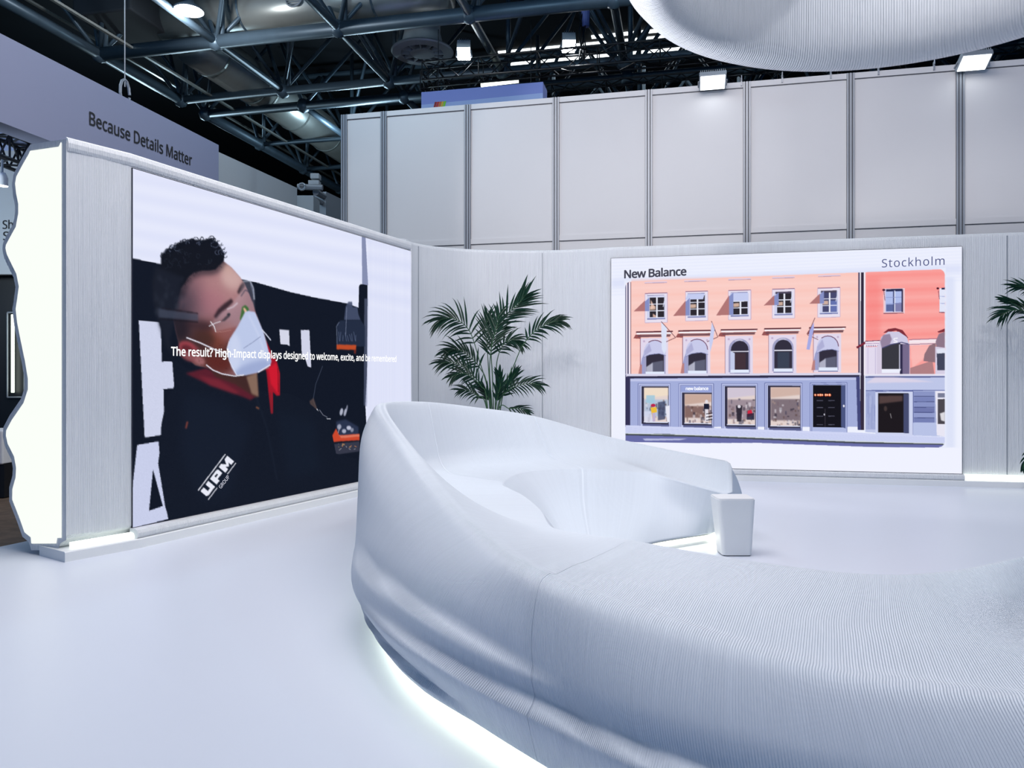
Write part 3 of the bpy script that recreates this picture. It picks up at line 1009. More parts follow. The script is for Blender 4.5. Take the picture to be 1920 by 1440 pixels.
# ledges and arched windows
ARC = [(1228, 636), (1307, 634), (1386.5, 632), (1468, 630), (1552, 628)]
for i, (cx, y) in enumerate(ARC):
    s2 = lambda pts: sh(cx, [(cx + a, y + b) for a, b in pts])
    # ledge
    cv.poly(s2([(-36, -14), (33, -14), (28, -4), (-30, -4)]), (150, 104, 104), 0.9, 1)
    cv.poly(s2([(-40, -2), (-36, -9), (-26, -9), (-26, -1)]), (150, 84, 84))
    cv.line(s2([(-35, -14), (34, -14)]), 2.4, (92, 42, 54))
    cv.line(s2([(-34, -10.8), (32, -10.8)]), 3.0, (250, 244, 248))
    cv.line(s2([(-32, -6), (29, -6)]), 2.6, (110, 74, 84))
    # surround
    cv.poly(s2([(-27, -2), (25, -2), (25, 70), (-27, 70)]), (226, 216, 236))
    cv.line(s2([(-27, -2), (-27, 70)]), 1.0, (140, 90, 110))
    for q in (-20, 19):
        cv.ell(cx + q, y + 4, 2, 2, (196, 176, 206))
    arch = [(-20, 66), (-20, 22)] + [(-20 + 40 * (1 - math.cos(math.pi * k / 10)) / 2, 22 - 19 * math.sin(math.pi * k / 10)) for k in range(1, 10)] + [(20, 22), (20, 66)]
    cv.poly(s2(arch), (160, 160, 196))
    inn = [(-16, 62), (-16, 24)] + [(-16 + 33 * (1 - math.cos(math.pi * k / 10)) / 2, 24 - 17 * math.sin(math.pi * k / 10)) for k in range(1, 10)] + [(17, 24), (17, 62)]
    cv.poly(s2(inn), (50, 46, 62))
    if i in (2, 3):
        cv.poly(s2([(-10, 30), (12, 30), (12, 60), (-10, 60)]), (66, 50, 58) if i == 2 else (58, 66, 84), 1, 1)
        cv.line(s2([(-16, 27), (17, 27)]), 1.8, (232, 232, 246))
        cv.line(s2([(-8, 7), (0, 5), (6, 7)]), 2.2, (216, 214, 230), 0.8, 1)
        if i == 2:
            cv.poly(s2([(-17, 26), (-9, 30), (-9, 62), (-17, 64)]), (196, 204, 234))
    else:
        cv.poly(s2([(-6, 44), (16, 40), (16, 62), (-6, 62)]), (112, 116, 140), 0.7, 1)
        cv.poly(s2([(-16, 52), (-4, 44), (-4, 62), (-16, 62)]), (206, 208, 228), 0.8, 1)
        aw = [(-21, 24)] + [(-20 + 40 * (1 - math.cos(math.pi * k / 10)) / 2, 22 - 20 * math.sin(math.pi * k / 10)) for k in range(1, 10)] + [(21, 24), (21, 31), (14, 28), (0, 27), (-14, 30), (-24, 36)]
        cv.poly(s2(aw), (200, 202, 234))
        cv.poly(s2([(-20, 22), (-10, 8), (-6, 22), (-20, 32)]), (168, 168, 208), 0.8, 1)
        cv.line(s2([(-20 + 40 * (1 - math.cos(math.pi * k / 10)) / 2, 22 - 20 * math.sin(math.pi * k / 10)) for k in range(3, 11)]), 1.6, (110, 70, 100))
        cv.line(s2([(-24, 36), (-10, 29), (8, 27), (21, 31)]), 1.0, (120, 124, 170))
        cv.poly(s2([(-24, 36), (-20, 28), (-20, 66), (-30, 66)]), (150, 154, 200), 0.9)
        cv.poly(s2([(-31, 66), (-28, 50), (-24, 46), (-24, 66)]), (190, 124, 116), 0.85)
    cv.poly(s2([(-17, 61), (18, 61), (18, 67), (-17, 67)]), (226, 234, 252))
    cv.line(s2([(-18, 68), (19, 68)]), 1.8, (110, 112, 160))
# flags
for px, py, qx, qy, lean in ((1240, 603, 1267, 633, 1), (1334, 602, 1346, 632, 1), (1528, 596, 1514, 628, -1)):
    cv.line([(px, py), (qx, qy)], 1.2, (110, 66, 76))
    cv.line([(qx, qy), (qx - 20 * lean, qy + 9)], 1.2, (110, 66, 76))
cv.poly([(1240, 604), (1251, 616), (1249, 640), (1250, 655), (1246, 664), (1241, 655)], (220, 226, 246))
cv.poly([(1335, 604), (1340, 618), (1337, 640), (1332, 660), (1330, 640)], (200, 206, 240))
cv.poly([(1526, 604), (1526, 616), (1518, 656), (1512, 655), (1518, 620)], (166, 170, 228))
# the dark drain pipe between the houses
cv.poly([(1609, yt(1609)), (1612, yt(1612)), (1612, 704), (1609, 704)], (60, 52, 86))
cv.poly([(1612, yt(1612)), (1614, yt(1612)), (1614, 704), (1612, 704)], (244, 240, 248))
cv.poly([(1614, yt(1614)), (1619.5, yt(1620)), (1620, 806), (1613, 806)], (52, 44, 64))
cv.poly([(1619.5, yt(1620)), (1622.5, yt(1622)), (1622.5, 704), (1619.5, 704)], (242, 236, 246))
cv.line([(1606, 652), (1620, 644), (1625, 640)], 4, (120, 40, 56))
# red house, lower
cv.poly([(1622, 640), (1661, 638), (1661, 644), (1660, 648), (1622, 650)], (240, 228, 240))
cv.line([(1622, 640), (1661, 638)], 1.4, (110, 60, 90)); cv.line([(1622, 644.5), (1660, 643)], 1.2, (170, 140, 180))
for k in range(8):
    cv.line([(1625 + k * 4, 647), (1625 + k * 4, 650)], 1.6, (120, 116, 160))
cv.poly([(1622, 651), (1650, 650), (1650, 702), (1622, 702)], (226, 218, 238))
cv.line([(1627, 652), (1627, 702)], .9, (190, 180, 214)); cv.line([(1641, 652), (1641, 702)], .9, (180, 170, 206))
cv.poly([(1704, 637), (1760, 635), (1756, 646), (1704, 648)], (246, 224, 230))
for yy in (637, 641, 646):
    cv.line([(1704, yy), (1757, yy - 2)], 1.3, (150, 90, 120) if yy != 641 else (244, 240, 248))
cv.poly([(1644, 700), (1644, 650), (1655, 632), (1675, 625), (1695, 630), (1705, 645), (1706, 702), (1644, 702)], (214, 204, 226))
cv.poly([(1656, 624), (1665, 617), (1678, 615), (1692, 619), (1703, 634), (1700, 634), (1680, 620), (1660, 624)], (126, 46, 58))
cv.poly([(1653, 652), (1688, 640), (1688, 692), (1653, 692)], (56, 56, 64))
cv.poly([(1688, 645), (1705, 645), (1705, 702), (1688, 702)], (118, 106, 140)); cv.poly([(1687, 645), (1692, 645), (1692, 702), (1687, 702)], (44, 40, 72))
cv.line([(1686.5, 646), (1686.5, 692)], 2, (210, 210, 232))
cv.poly([(1653, 692), (1689, 692), (1686, 699), (1653, 699)], (236, 238, 252))
cv.poly([(1650, 640), (1652, 632), (1665, 622), (1685, 622), (1700, 632), (1704, 645), (1690, 642), (1672, 646), (1653, 653)], (206, 202, 228))
cv.poly([(1650, 640), (1656, 628), (1668, 626), (1672, 636), (1668, 646), (1653, 653)], (142, 124, 152), 0.9, 1)
cv.line([(1653, 653), (1670, 646), (1690, 642), (1703, 645)], 1.8, (78, 78, 120))
cv.line([(1683, 634), (1676, 635), (1676, 638), (1682, 640), (1682, 642), (1675, 642)], 1.8, (244, 244, 252))
cv.poly([(1706, 648), (1752, 648), (1742, 665), (1710, 690)], (250, 190, 186), 0.8, 2)
cv.poly([(1706, 690), (1748, 676), (1752, 704), (1706, 704)], (176, 128, 132))
cv.poly([(1742, 648), (1754, 643), (1756, 680), (1731, 677), (1733, 664)], (142, 112, 122)); cv.poly([(1754, 640), (1760, 626), (1771, 622), (1771, 652), (1756, 656)], (142, 118, 136))
cv.poly([(1757, 622), (1771, 616), (1771, 622), (1760, 624)], (126, 46, 58))
cv.poly([(1753, 650), (1771, 652), (1771, 704), (1753, 704)], (214, 206, 228)); cv.poly([(1756, 662), (1771, 662), (1771, 694), (1757, 694)], (66, 70, 92)); cv.poly([(1756, 655), (1771, 653), (1771, 662), (1757, 663)], (224, 228, 244))
# ground floor
GB = (164, 174, 218)
cv.poly([(L_, 706), (1612, 704), (1612, 800), (L_, 800)], GB)
cv.poly([(1622, 702), (R_, 702), (R_, 818), (1622, 810)], (190, 198, 232))
cv.poly([(1173, 701), (1614, 699), (1614, 704), (1176, 706)], (216, 214, 236))
cv.line([(1176, 707.5), (1612, 705)], 4.2, (48, 46, 74))
cv.line([(1622, 707), (R_, 706.5)], 2.4, (84, 90, 140)); cv.line([(1622, 703), (R_, 702.5)], 3, (232, 228, 242))
cv.poly([(1173, 706), (1182, 706), (1182, 797), (1173, 797)], (52, 50, 84))
cv.poly([(1182, 711), (1608, 709), (1608, 712), (1182, 715)], (206, 210, 240), 0.7)
cv.poly([(1605, 706), (1612, 706), (1614, 806), (1608, 806)], (66, 70, 120))
cv.poly([(1624, 718), (1750, 716), (1680, 707), (1640, 707)], (238, 220, 232), 0.6, 2)
SHOPS = [(1197, 1257, 719), (1273, 1338, 719), (1353, 1420, 719), (1434, 1504, 718)]
for i, (x0, x1, y) in enumerate(SHOPS):
    c = (x0 + x1) / 2
    b4 = 797 + (c - 1230) * 0.03
    s3 = lambda pts: sh(c, pts)
    cv.poly(s3([(x0, y), (x1, y), (x1, b4 + 3), (x0, b4 + 3)]), (186, 194, 232))
    for q in (0, 3.2):
        cv.line(s3([(x0 + q, b4 + 3), (x0 + q, y + q), (x1 - q, y + q), (x1 - q, b4 + 3)]), 1.0, (96, 104, 158))
    ytop = y + (17 if i == 1 else 5)
    cv.poly(s3([(x0 + 6, ytop), (x1 - 3, ytop), (x1 - 3, b4 - 2), (x0 + 6, b4 - 2)]), (46, 44, 66))
    gx0, gx1, gy0, gy1 = x0 + 11, x1 - 4, ytop + 3, b4 - 6
    if i == 0:
        gy0 -= 0
    cv.poly(s3([(gx0, gy0), (gx1, gy0), (gx1, gy1), (gx0, gy1)]), (226, 210, 206))
    # shop interior: ceiling glow, shelves, dark goods
    cv.poly(s3([(gx0, gy0), (gx1, gy0), (gx1, gy0 + 14), (gx0, gy0 + 20)]), [(240, 222, 200), (196, 164, 150), (206, 196, 214), (206, 176, 164)][i], 0.9, 2)
    cv.poly(s3([(gx0, gy0 + 22), (gx1, gy0 + 22), (gx1, gy1 - 10), (gx0, gy1 - 10)]), [(178, 192, 216), (122, 92, 88), (150, 134, 146), (116, 102, 112)][i], 0.9, 2)
    for k in range(46):
        x, yy = RNG.uniform(gx0 + 2, gx1 - 2), RNG.uniform(gy0 + 20, gy1 - 2)
        w, h = RNG.uniform(1.5, 5), RNG.uniform(2, 8)
        c4 = [(44, 40, 54), (92, 70, 66), (224, 220, 228), (60, 60, 84), (176, 150, 140), (120, 100, 110)][k % 6]
        cv.poly(s3([(x, yy), (min(x + w, gx1), yy), (min(x + w, gx1), min(yy + h, gy1)), (x, min(yy + h, gy1))]), c4, 0.6, 1)
    if i == 0:
        cv.poly(s3([(gx0 + 4, gy0 + 14), (gx0 + 20, gy0 + 14), (gx0 + 20, gy0 + 29), (gx0 + 4, gy0 + 29)]), (162, 200, 220), 0.9, 1)
        cv.poly(s3([(gx0, gy0 + 44), (gx0 + 18, gy0 + 44), (gx0 + 20, gy1), (gx0, gy1)]), (214, 218, 240), 0.8, 1)
        cv.ell(1225, 760, 4.5, 3, (186, 40, 76)); cv.poly([(1220, 764), (1231, 763), (1232, 773), (1228, 773), (1227, 788), (1224, 788), (1222, 774)], (236, 190, 60), 1, 0)
        cv.poly([(1223, 774), (1229, 774), (1229, 790), (1226, 790), (1224, 790)], (190, 176, 206))
        cv.poly([(1248, 762), (1256, 760), (1256, 792), (1251, 790)], (232, 232, 244))
        cv.poly([(1234, 754), (1248, 752), (1247, 786), (1234, 788)], (62, 70, 100), 0.8, 1)
    if i == 1:
        cv.poly(s3([(x0 + 4, y + 4), (x1 - 4, y + 4), (x1 - 4, y + 16), (x0 + 4, y + 16)]), (150, 162, 214))
        cv.ell(1325, 753, 3, 3.5, (226, 222, 230)); cv.poly([(1320, 757), (1330, 757), (1330, 767), (1320, 767)], (26, 30, 52)); cv.poly([(1322, 767), (1328, 767), (1329, 790), (1322, 790)], (224, 220, 230))
        for k in range(5):
            cv.line([(1324, 776 + k * 3), (1336, 774 + k * 3)], 1.4, (240, 240, 248) if k % 2 else (30, 30, 44))
    if i == 2:
        cv.poly([(1402, 770), (1409, 768), (1412, 778), (1401, 782)], (206, 40, 66)); cv.poly([(1400, 776), (1414, 774), (1414, 787), (1400, 787)], (34, 36, 56), 0.8)
        cv.poly([(1380, 760), (1392, 760), (1390, 790), (1382, 790)], (36, 32, 44), 0.9, 1); cv.ell(1386, 762, 3, 3, (220, 216, 226))
    cv.line(s3([(x0 + 10, b4 - 5.5), (x1 - 4, b4 - 5.5)]), 1.6, (226, 232, 252))
    cv.poly(s3([(x0 + 8, b4 - 2), (x1 - 2, b4 - 2), (x1 - 2, b4 + 3), (x0 + 8, b4 + 3)]), (92, 98, 142))
# dark doors
cv.poly(box(1519, 717, 1588, 812), (176, 186, 228))
for q in (0, 3):
    cv.line([(1519 + q, 810), (1519 + q, 718 + q), (1588 - q, 717 + q), (1588 - q, 812)], 1.0, (92, 100, 154))
cv.poly(box(1524, 722, 1585, 801), (18, 17, 24))
cv.poly([(1577, 722), (1585, 722), (1585, 803), (1577, 800)], (74, 84, 128))
for yy in (751, 764, 780, 796):
    for x in (1531, 1553):
        cv.line([(x, yy), (x + 12, yy)], 1.4, (96, 96, 116), 0.8)
cv.line([(1547, 766), (1547, 800)], 1.4, (54, 50, 60)); cv.ell(1545.5, 777, 1.2, 2, (200, 200, 214)); cv.ell(1582, 761, 1.5, 2.4, (240, 240, 250))
for x, r in ((1528.5, 2.2), (1534, 2.2), (1538, 2.4), (1541.5, 2.2), (1548, 2.4), (1551, 2.2), (1555.5, 2.6)):
    cv.ell(x, 740.5, r, r * 1.05, (236, 96, 48)); cv.ell(x, 740.3, r * .55, r * .6, (255, 232, 196))
cv.poly([(1524, 802), (1586, 803), (1586, 811), (1522, 811)], (176, 186, 226))
cv.poly(box(1623, 733, 1771, 806), (160, 170, 212))
cv.line([(1623, 732), (R_, 731.5)], 1.4, (92, 102, 160))
for k in range(30):
    x = 1625 + RNG.uniform(0, 18)
    cv.line([(x, 736 + RNG.uniform(0, 30)), (x, 770 + RNG.uniform(0, 38))], 1.2, (124, 134, 186) if k % 2 else (184, 192, 228), 0.4)
cv.poly(box(1641, 734, 1712, 816), (206, 212, 240)); cv.poly(box(1646, 737, 1703, 811), (28, 23, 27)); cv.poly(box(1694, 738, 1704, 812), (70, 76, 112))
cv.line([(1641, 734), (1712, 733)], 1.2, (80, 90, 150)); cv.line([(1712, 734), (1712, 815)], 1.2, (80, 90, 150))
cv.poly([(1648, 742), (1692, 742), (1692, 752), (1648, 757)], (96, 74, 72), 0.8, 2); cv.ell(1660, 766, 3, 5, (74, 60, 58), 0.8, 1); cv.line([(1669, 775), (1671, 784)], 1.4, (130, 126, 130))
for k in range(6):
    yy = 734 + k * 10
    cv.poly(box(1713, yy, 1752, yy + 9), [(138, 148, 196), (122, 132, 184), (136, 146, 196), (112, 120, 172), (146, 156, 204), (118, 128, 180)][k])
    cv.line([(1713, yy + 9.2), (1752, yy + 9.2)], 1.2, (60, 68, 118))
cv.poly([(1712, 792), (1760, 792), (1762, 818), (1712, 816)], (184, 194, 230))
cv.poly([(1753, 733), (R_, 733), (R_, 818), (1756, 816)], (232, 230, 244))
cv.poly([(1758, 737), (R_, 737), (R_, 745), (1758, 745)], (120, 124, 150)); cv.poly([(1758, 748), (R_, 748), (R_, 795), (1758, 795)], (74, 70, 78))
cv.poly([(1762, 775), (R_, 772), (R_, 790), (1764, 788)], (236, 234, 240), 0.9, 1)
# pavement, kerb, road
cv.poly([(L_, 797), (1612, 811), (1640, 813), (R_, 819), (R_, 832), (1600, 827), (1300, 815), (L_, 813)], (206, 212, 244))
for k in range(16):
    y0 = 800 + k * 0.9
    cv.line([(L_, y0), (R_, y0 + 20)], 0.9, (178, 188, 230) if k % 2 else (222, 226, 250), 0.5)
cv.poly([(L_, 813), (1300, 816), (1600, 828), (R_, 833), (R_, 839), (L_, 838)], (104, 108, 166))
cv.poly([(L_, 813), (1250, 813), (1300, 816), (1600, 828), (R_, 832), (R_, 834), (1600, 831), (1300, 819), (L_, 816)], (70, 76, 84))
cv.line([(1173, 812.5), (1300, 815.5), (1600, 827), (R_, 831.5)], 1.0, (214, 222, 214), 0.9)
cv.poly([(1205, 822), (1290, 822), (1275, 825), (1210, 826)], (206, 210, 240), 0.8, 1)
# white surround again below and at the corners
WB = (240, 242, 255)
cv.poly([(1140, 826), (1200, 829), (1310, 830.5), (1420, 830), (1500, 833), (1640, 838), (1771, 839), (1810, 839), (1810, 900), (1140, 900)], WB)
for cx_, cy_, sx, sy in ((1173, 528, 1, 1), (1771, 505, -1, 1), (1771, 838, -1, -1)):
    r = 11
    pts = [(cx_ - sx * 2, cy_ - sy * 2)] + [(cx_ + sx * (r - r * math.cos(t * math.pi / 16)), cy_ + sy * (r - r * math.sin(t * math.pi / 16))) for t in range(9)]
    pts = [(cx_ - sx * 2, cy_ + sy * r)] + pts[1:] + [(cx_ + sx * r, cy_ - sy * 2), (cx_ - sx * 2, cy_ - sy * 2)]
    cv.poly(pts, (232, 236, 252))
cv.build('display', sr_t, 1.0)


def onR(x, y, d=0.016):
    return ray_plane(x, y, P_SR + NR * d, NR)


mb = MB()
text(mb, 'New Balance', onR(1171, 521.5), onR(1286.5, 516), UPZ, 0.112, bold=0.05, spacing=0.95)
mb.build('title_lettering', flat('title_navy', (12, 14, 48)), sr_t)
mb = MB()
text(mb, 'Stockholm', onR(1653.5, 501.5), onR(1771, 496.5), UPZ, 0.112, spacing=1.08)
mb.build('city_lettering', flat('city_blue', (58, 66, 122)), sr_t)
mb = MB()
text(mb, 'new balance', onR(1286, 731.5), onR(1328, 731.3), UPZ, 0.045, bold=0.05, spacing=0.95)
mb.build('shop_lettering', flat('shop_white', (246, 248, 255)), sr_t)

# ------------------------------------------------------------------ sofa
ST_ = {}


def stn(OB, OM, OU, R, Cc, Lp, IM, IB, rr=0.07, drop=0.03):
    OB, OM, OU, R, Cc, Lp, IM, IB = [np.array(p, float) for p in (OB, OM, OU, R, Cc, Lp, IM, IB)]
    d = R - Cc
    d[2] = 0
    d = d / (np.linalg.norm(d) + 1e-9)
    RO = R + d * rr - np.array([0, 0, drop])
    RI = R - d * rr - np.array([0, 0, drop])
    BMm = 0.42 * R + 0.58 * Cc
    SM = 0.45 * Cc + 0.55 * Lp
    dn = IM - Lp
    LB = Lp + dn * 0.14 + np.array([0, 0, -0.008])
    C1 = Cc + (R - Cc) * 0.14
    C2 = Cc + (Lp - Cc) * 0.14
    L1 = Lp + (Cc - Lp) * 0.06
    return np.array([OB, OM, OU, RO, R, RI, BMm, C1, C2, SM, L1, LB, IM, IB])


zb = 0.085
SOFA = [
    stn((1.98, 6.95, zb), (2.08, 7.00, .28), (2.02, 6.95, .50), (1.90, 6.80, .690), (1.83, 6.52, .462), (1.77, 6.46, .455), (1.70, 6.50, .25), (1.67, 6.56, zb), .05, .02),
    stn((1.83, 7.75, zb), (1.93, 7.85, .28), (1.88, 7.78, .50), (1.70, 7.55, .690), (1.45, 7.00, .545), (1.39, 6.80, .535), (1.36, 6.62, .30), (1.28, 6.30, zb), .06, .02),
    stn((1.15, 8.55, zb), (1.25, 8.70, .30), (1.20, 8.60, .55), (1.06, 8.30, .795), (1.03, 7.75, .605), (1.19, 6.95, .57), (1.10, 6.60, .30), (0.92, 6.02, zb)),
    stn((0.25, 8.60, zb), (0.25, 8.78, .40), (0.25, 8.65, .80), (0.235, 8.35, 1.02), (0.39, 7.90, .62), (0.672, 7.28, .57), (0.64, 6.78, .30), (0.62, 5.95, zb)),
    stn((-.70, 8.30, zb), (-.85, 8.45, .40), (-.75, 8.35, .85), (-.49, 8.10, 1.132), (-.27, 7.75, .575), (0.12, 7.05, .565), (0.33, 6.70, .30), (0.45, 5.90, zb)),
    stn((-1.05, 7.75, zb), (-1.25, 7.90, .40), (-1.15, 7.80, .90), (-.85, 7.58, 1.187), (-.65, 7.20, .545), (-.072, 6.42, .55), (0.20, 6.35, .30), (0.40, 5.75, zb)),
    stn((-1.15, 6.90, zb), (-1.36, 7.00, .40), (-1.32, 7.00, .90), (-1.08, 6.90, 1.207), (-.84, 6.60, .52), (-.01, 6.18, .535), (0.20, 6.10, .30), (0.40, 5.60, zb)),
    stn((-1.03, 5.75, zb), (-1.13, 5.80, .38), (-1.165, 5.85, .90), (-1.045, 6.05, 1.195), (-.78, 5.95, .51), (0.09, 5.90, .525), (0.25, 5.78, .30), (0.42, 5.40, zb)),
    stn((-.86, 4.80, zb), (-1.01, 4.95, .30), (-1.0, 5.12, .78), (-.83, 5.33, 1.055), (-.55, 5.30, .52), (0.20, 5.30, .515), (0.36, 5.30, .28), (0.50, 5.20, zb)),
    stn((-.66, 3.97, zb), (-.86, 4.20, .28), (-.72, 4.30, .64), (-.457, 4.38, .838), (-.05, 4.68, .565), (0.25, 4.60, .52), (0.42, 4.78, .28), (0.60, 4.85, zb), .09, .03),
    stn((-.42, 3.38, zb), (-.50, 3.46, .27), (-.38, 3.52, .52), (-.13, 3.60, .685), (0.17, 4.05, .575), (0.43, 4.38, .525), (0.60, 4.56, .28), (0.75, 4.65, zb), .11, .025),
    stn((0.10, 2.63, zb), (0.08, 2.64, .27), (0.07, 2.74, .47), (0.14, 2.95, .652), (0.36, 3.55, .568), (0.66, 4.20, .53), (0.78, 4.36, .28), (0.90, 4.50, zb), .12, .025),
    stn((0.46, 2.24, zb), (0.43, 2.22, .26), (0.43, 2.31, .43), (0.53, 2.56, .597), (0.76, 3.15, .553), (1.107, 3.77, .53), (1.18, 3.94, .28), (1.25, 4.20, zb), .12, .02),
    stn((0.93, 1.92, zb), (0.90, 1.87, .24), (0.90, 1.96, .39), (0.97, 2.25, .553), (1.22, 2.85, .525), (1.56, 3.485, .53), (1.60, 3.68, .28), (1.62, 3.98, zb), .12, .015),
    stn((1.43, 1.74, zb), (1.42, 1.68, .22), (1.42, 1.78, .37), (1.46, 2.10, .533), (1.70, 2.75, .500), (1.93, 3.43, .55), (1.96, 3.62, .30), (2.00, 3.92, zb), .11, .014),
    stn((1.98, 1.70, zb), (1.98, 1.64, .22), (1.98, 1.74, .37), (1.98, 2.06, .525), (2.10, 2.98, .490), (2.25, 3.35, .64), (2.32, 3.60, .32), (2.40, 3.95, zb), .11, .014),
    stn((2.85, 1.85, zb), (2.87, 1.80, .22), (2.86, 1.90, .37), (2.80, 2.20, .525), (2.75, 3.05, .480), (2.85, 3.45, .74), (2.95, 3.75, .34), (3.00, 4.05, zb), .11, .014),
]
MS, MK_ = 14, 12
NS, NK = len(SOFA), 14
A = np.array(SOFA)                             # station, profile, xyz
# fine grid: along stations, then across the profile
along = []
spar = None
for k in range(NK):
    c, spar = catmull(A[:, k, :], MS)
    along.append(c)
along = np.array(along).transpose(1, 0, 2)     # samples, NK, 3
grid = []
for i in range(len(along)):
    c, kpar = catmull(along[i], MK_)
    grid.append(c)
grid = np.array(grid)                          # samples, profile samples, 3
# folds of the outer face: small ledges that run along the sofa
for i in range(len(grid)):
    s = spar[i]
    out = along[i][0] - along[i][-1]
    out[2] = 0
    out /= np.linalg.norm(out)
    for j in range(len(kpar)):
        if kpar[j] > 3.2 or kpar[j] < 0.02:
            continue
        z = grid[i, j, 2]
        d = 0.0
        for (s0, s1, ze0, ze1, amp) in ((8.4, 11.25, 0.41, 0.375, 0.038), (9.2, 15.0, 0.265, 0.335, 0.060), (8.6, 10.6, 0.19, 0.13, 0.032)):
            if s0 < s < s1:
                u = (s - s0) / (s1 - s0)
                zf = ze0 + (ze1 - ze0) * u
                a = amp * min(1, u / 0.25) * min(1, (1 - u) / 0.18)
                t = (zf - z)
                if -0.11 < t <= -0.008:        # the face draws in above each fold
                    d -= a * 0.45 * (1 - (-t - 0.008) / 0.102) ** 1.5
                elif t > -0.008:
                    rise = min(1, max(0, (t + 0.008) / 0.022))
                    rise = rise * rise * (3 - 2 * rise)
                    d += a * (rise * 1.45 - 0.45) * max(0, 1 - max(0, t - 0.014) / 0.30)
        grid[i, j] += out * d

cum = np.concatenate([[0], np.cumsum(np.linalg.norm(np.diff(along.mean(1), axis=0), axis=1))])
cumo = np.concatenate([[0], np.cumsum(np.linalg.norm(np.diff(grid[:, len(kpar) // 3], axis=0), axis=1))])
sofa = thing('curved_sofa', 'long white ribbed horseshoe sofa glowing underneath in the middle of the floor', 'sofa', (0.3, 5.2, 0))
CUTS = [0, 3, 5, 7, 11, NS - 1]
for q in range(len(CUTS) - 1):
    i0, i1 = CUTS[q] * MS, CUTS[q + 1] * MS
    g = grid[i0:i1 + 1].copy()
    def groove(sec, nxt, cut):
        """the joint: the last row dips a few millimetres into the body"""
        ts = nxt - sec
        ln = np.linalg.norm(ts, axis=1)[:, None] + 1e-9
        ts /= ln
        gap = 0.0012 if cut == 11 else 0.0032
        st_ = np.minimum(0.003 + gap * 2, 0.35 * ln)
        tp = np.gradient(sec, axis=0)
        nr = np.cross(ts, tp)
        nr /= np.linalg.norm(nr, axis=1)[:, None] + 1e-9
        cen = sec.mean(0)
        if ((sec - cen) * nr).sum() < 0:
            nr = -nr
        wgt = (kpar < 9.6).astype(float)[:, None]
        return sec + ts * st_, sec + ts * np.minimum(gap, 0.15 * ln) * wgt, sec + ts * 0.0002 * wgt - nr * 0.005 * wgt
    head = tail = None
    if q > 0:
        g[0], e_, h_ = groove(g[0], g[1], CUTS[q]); head = [e_, h_]
    if q < len(CUTS) - 2:
        g[-1], e_, h_ = groove(g[-1], g[-2], CUTS[q + 1]); tail = [e_, h_]
    us = list(cumo[i0:i1 + 1])

    def rounded(sec, away, r):
        """short inward steps that round the end of a section"""
        out = []
        cen = sec.mean(0)
        for t in (0.35, 0.75, 1.0):
            sc = 1 - (1 - math.sqrt(max(0, 1 - t * t))) * r
            out.append(cen + (sec - cen) * sc + away * (t * 0.09))
        return out
    rows = [r for r in g]
    if head is not None:
        rows = [head[1], head[0]] + rows; us = [us[0] - 0.007, us[0] - 0.005] + us
    if tail is not None:
        rows += tail; us += [us[-1] + 0.005, us[-1] + 0.007]
    if q == 0:
        dv = g[0].mean(0) - g[3].mean(0)
        dv[2] = 0
        dv /= np.linalg.norm(dv)
        pre_r = rounded(g[0], dv, 0.22)
        for r in pre_r:
            rows.insert(0, r)
        us = [us[0] - 0.09, us[0] - 0.07, us[0] - 0.03] + us
    ng = len(kpar)
    mb = MB()
    vs = [tuple(p) for r in rows for p in r]
    uvs = [(us[i], kpar[j] * 0.2) for i in range(len(rows)) for j in range(ng)]
    fs = []
    for i in range(len(rows) - 1):
        for j in range(ng - 1):
            fs.append((i * ng + j, (i + 1) * ng + j, (i + 1) * ng + j + 1, i * ng + j + 1))
        fs.append((i * ng + ng - 1, (i + 1) * ng + ng - 1, (i + 1) * ng, i * ng))
    if q == 0:
        fs.append(tuple(range(ng)))
    if q == len(CUTS) - 2:
        fs.append(tuple(range(len(rows) * ng - 1, (len(rows) - 1) * ng - 1, -1)))
    mb.add(vs, fs, 0, uvs)
    o = mb.build('sofa_section', M['print'], sofa, smooth=True)
    rw = np.array([np.asarray(r, float) for r in rows])
    ua = np.array(us)
    sp_ = np.empty(rw.shape[:2])
    for i in range(len(rw)):
        a_, b_ = max(0, i - 2), min(len(rw) - 1, i + 2)
        sp_[i] = np.linalg.norm(rw[b_] - rw[a_], axis=1) / max(1e-4, ua[b_] - ua[a_])
    at_ = o.data.attributes.new('rib_depth', 'FLOAT', 'POINT')
    at_.data.foreach_set('value', (np.clip(sp_, 0.02, 1.0) ** 1.6).reshape(-1).astype(np.float32))
    # keep the end caps and the underside flat
    for p in o.data.polygons:
        if len(p.vertices) > 4:
            p.use_smooth = False
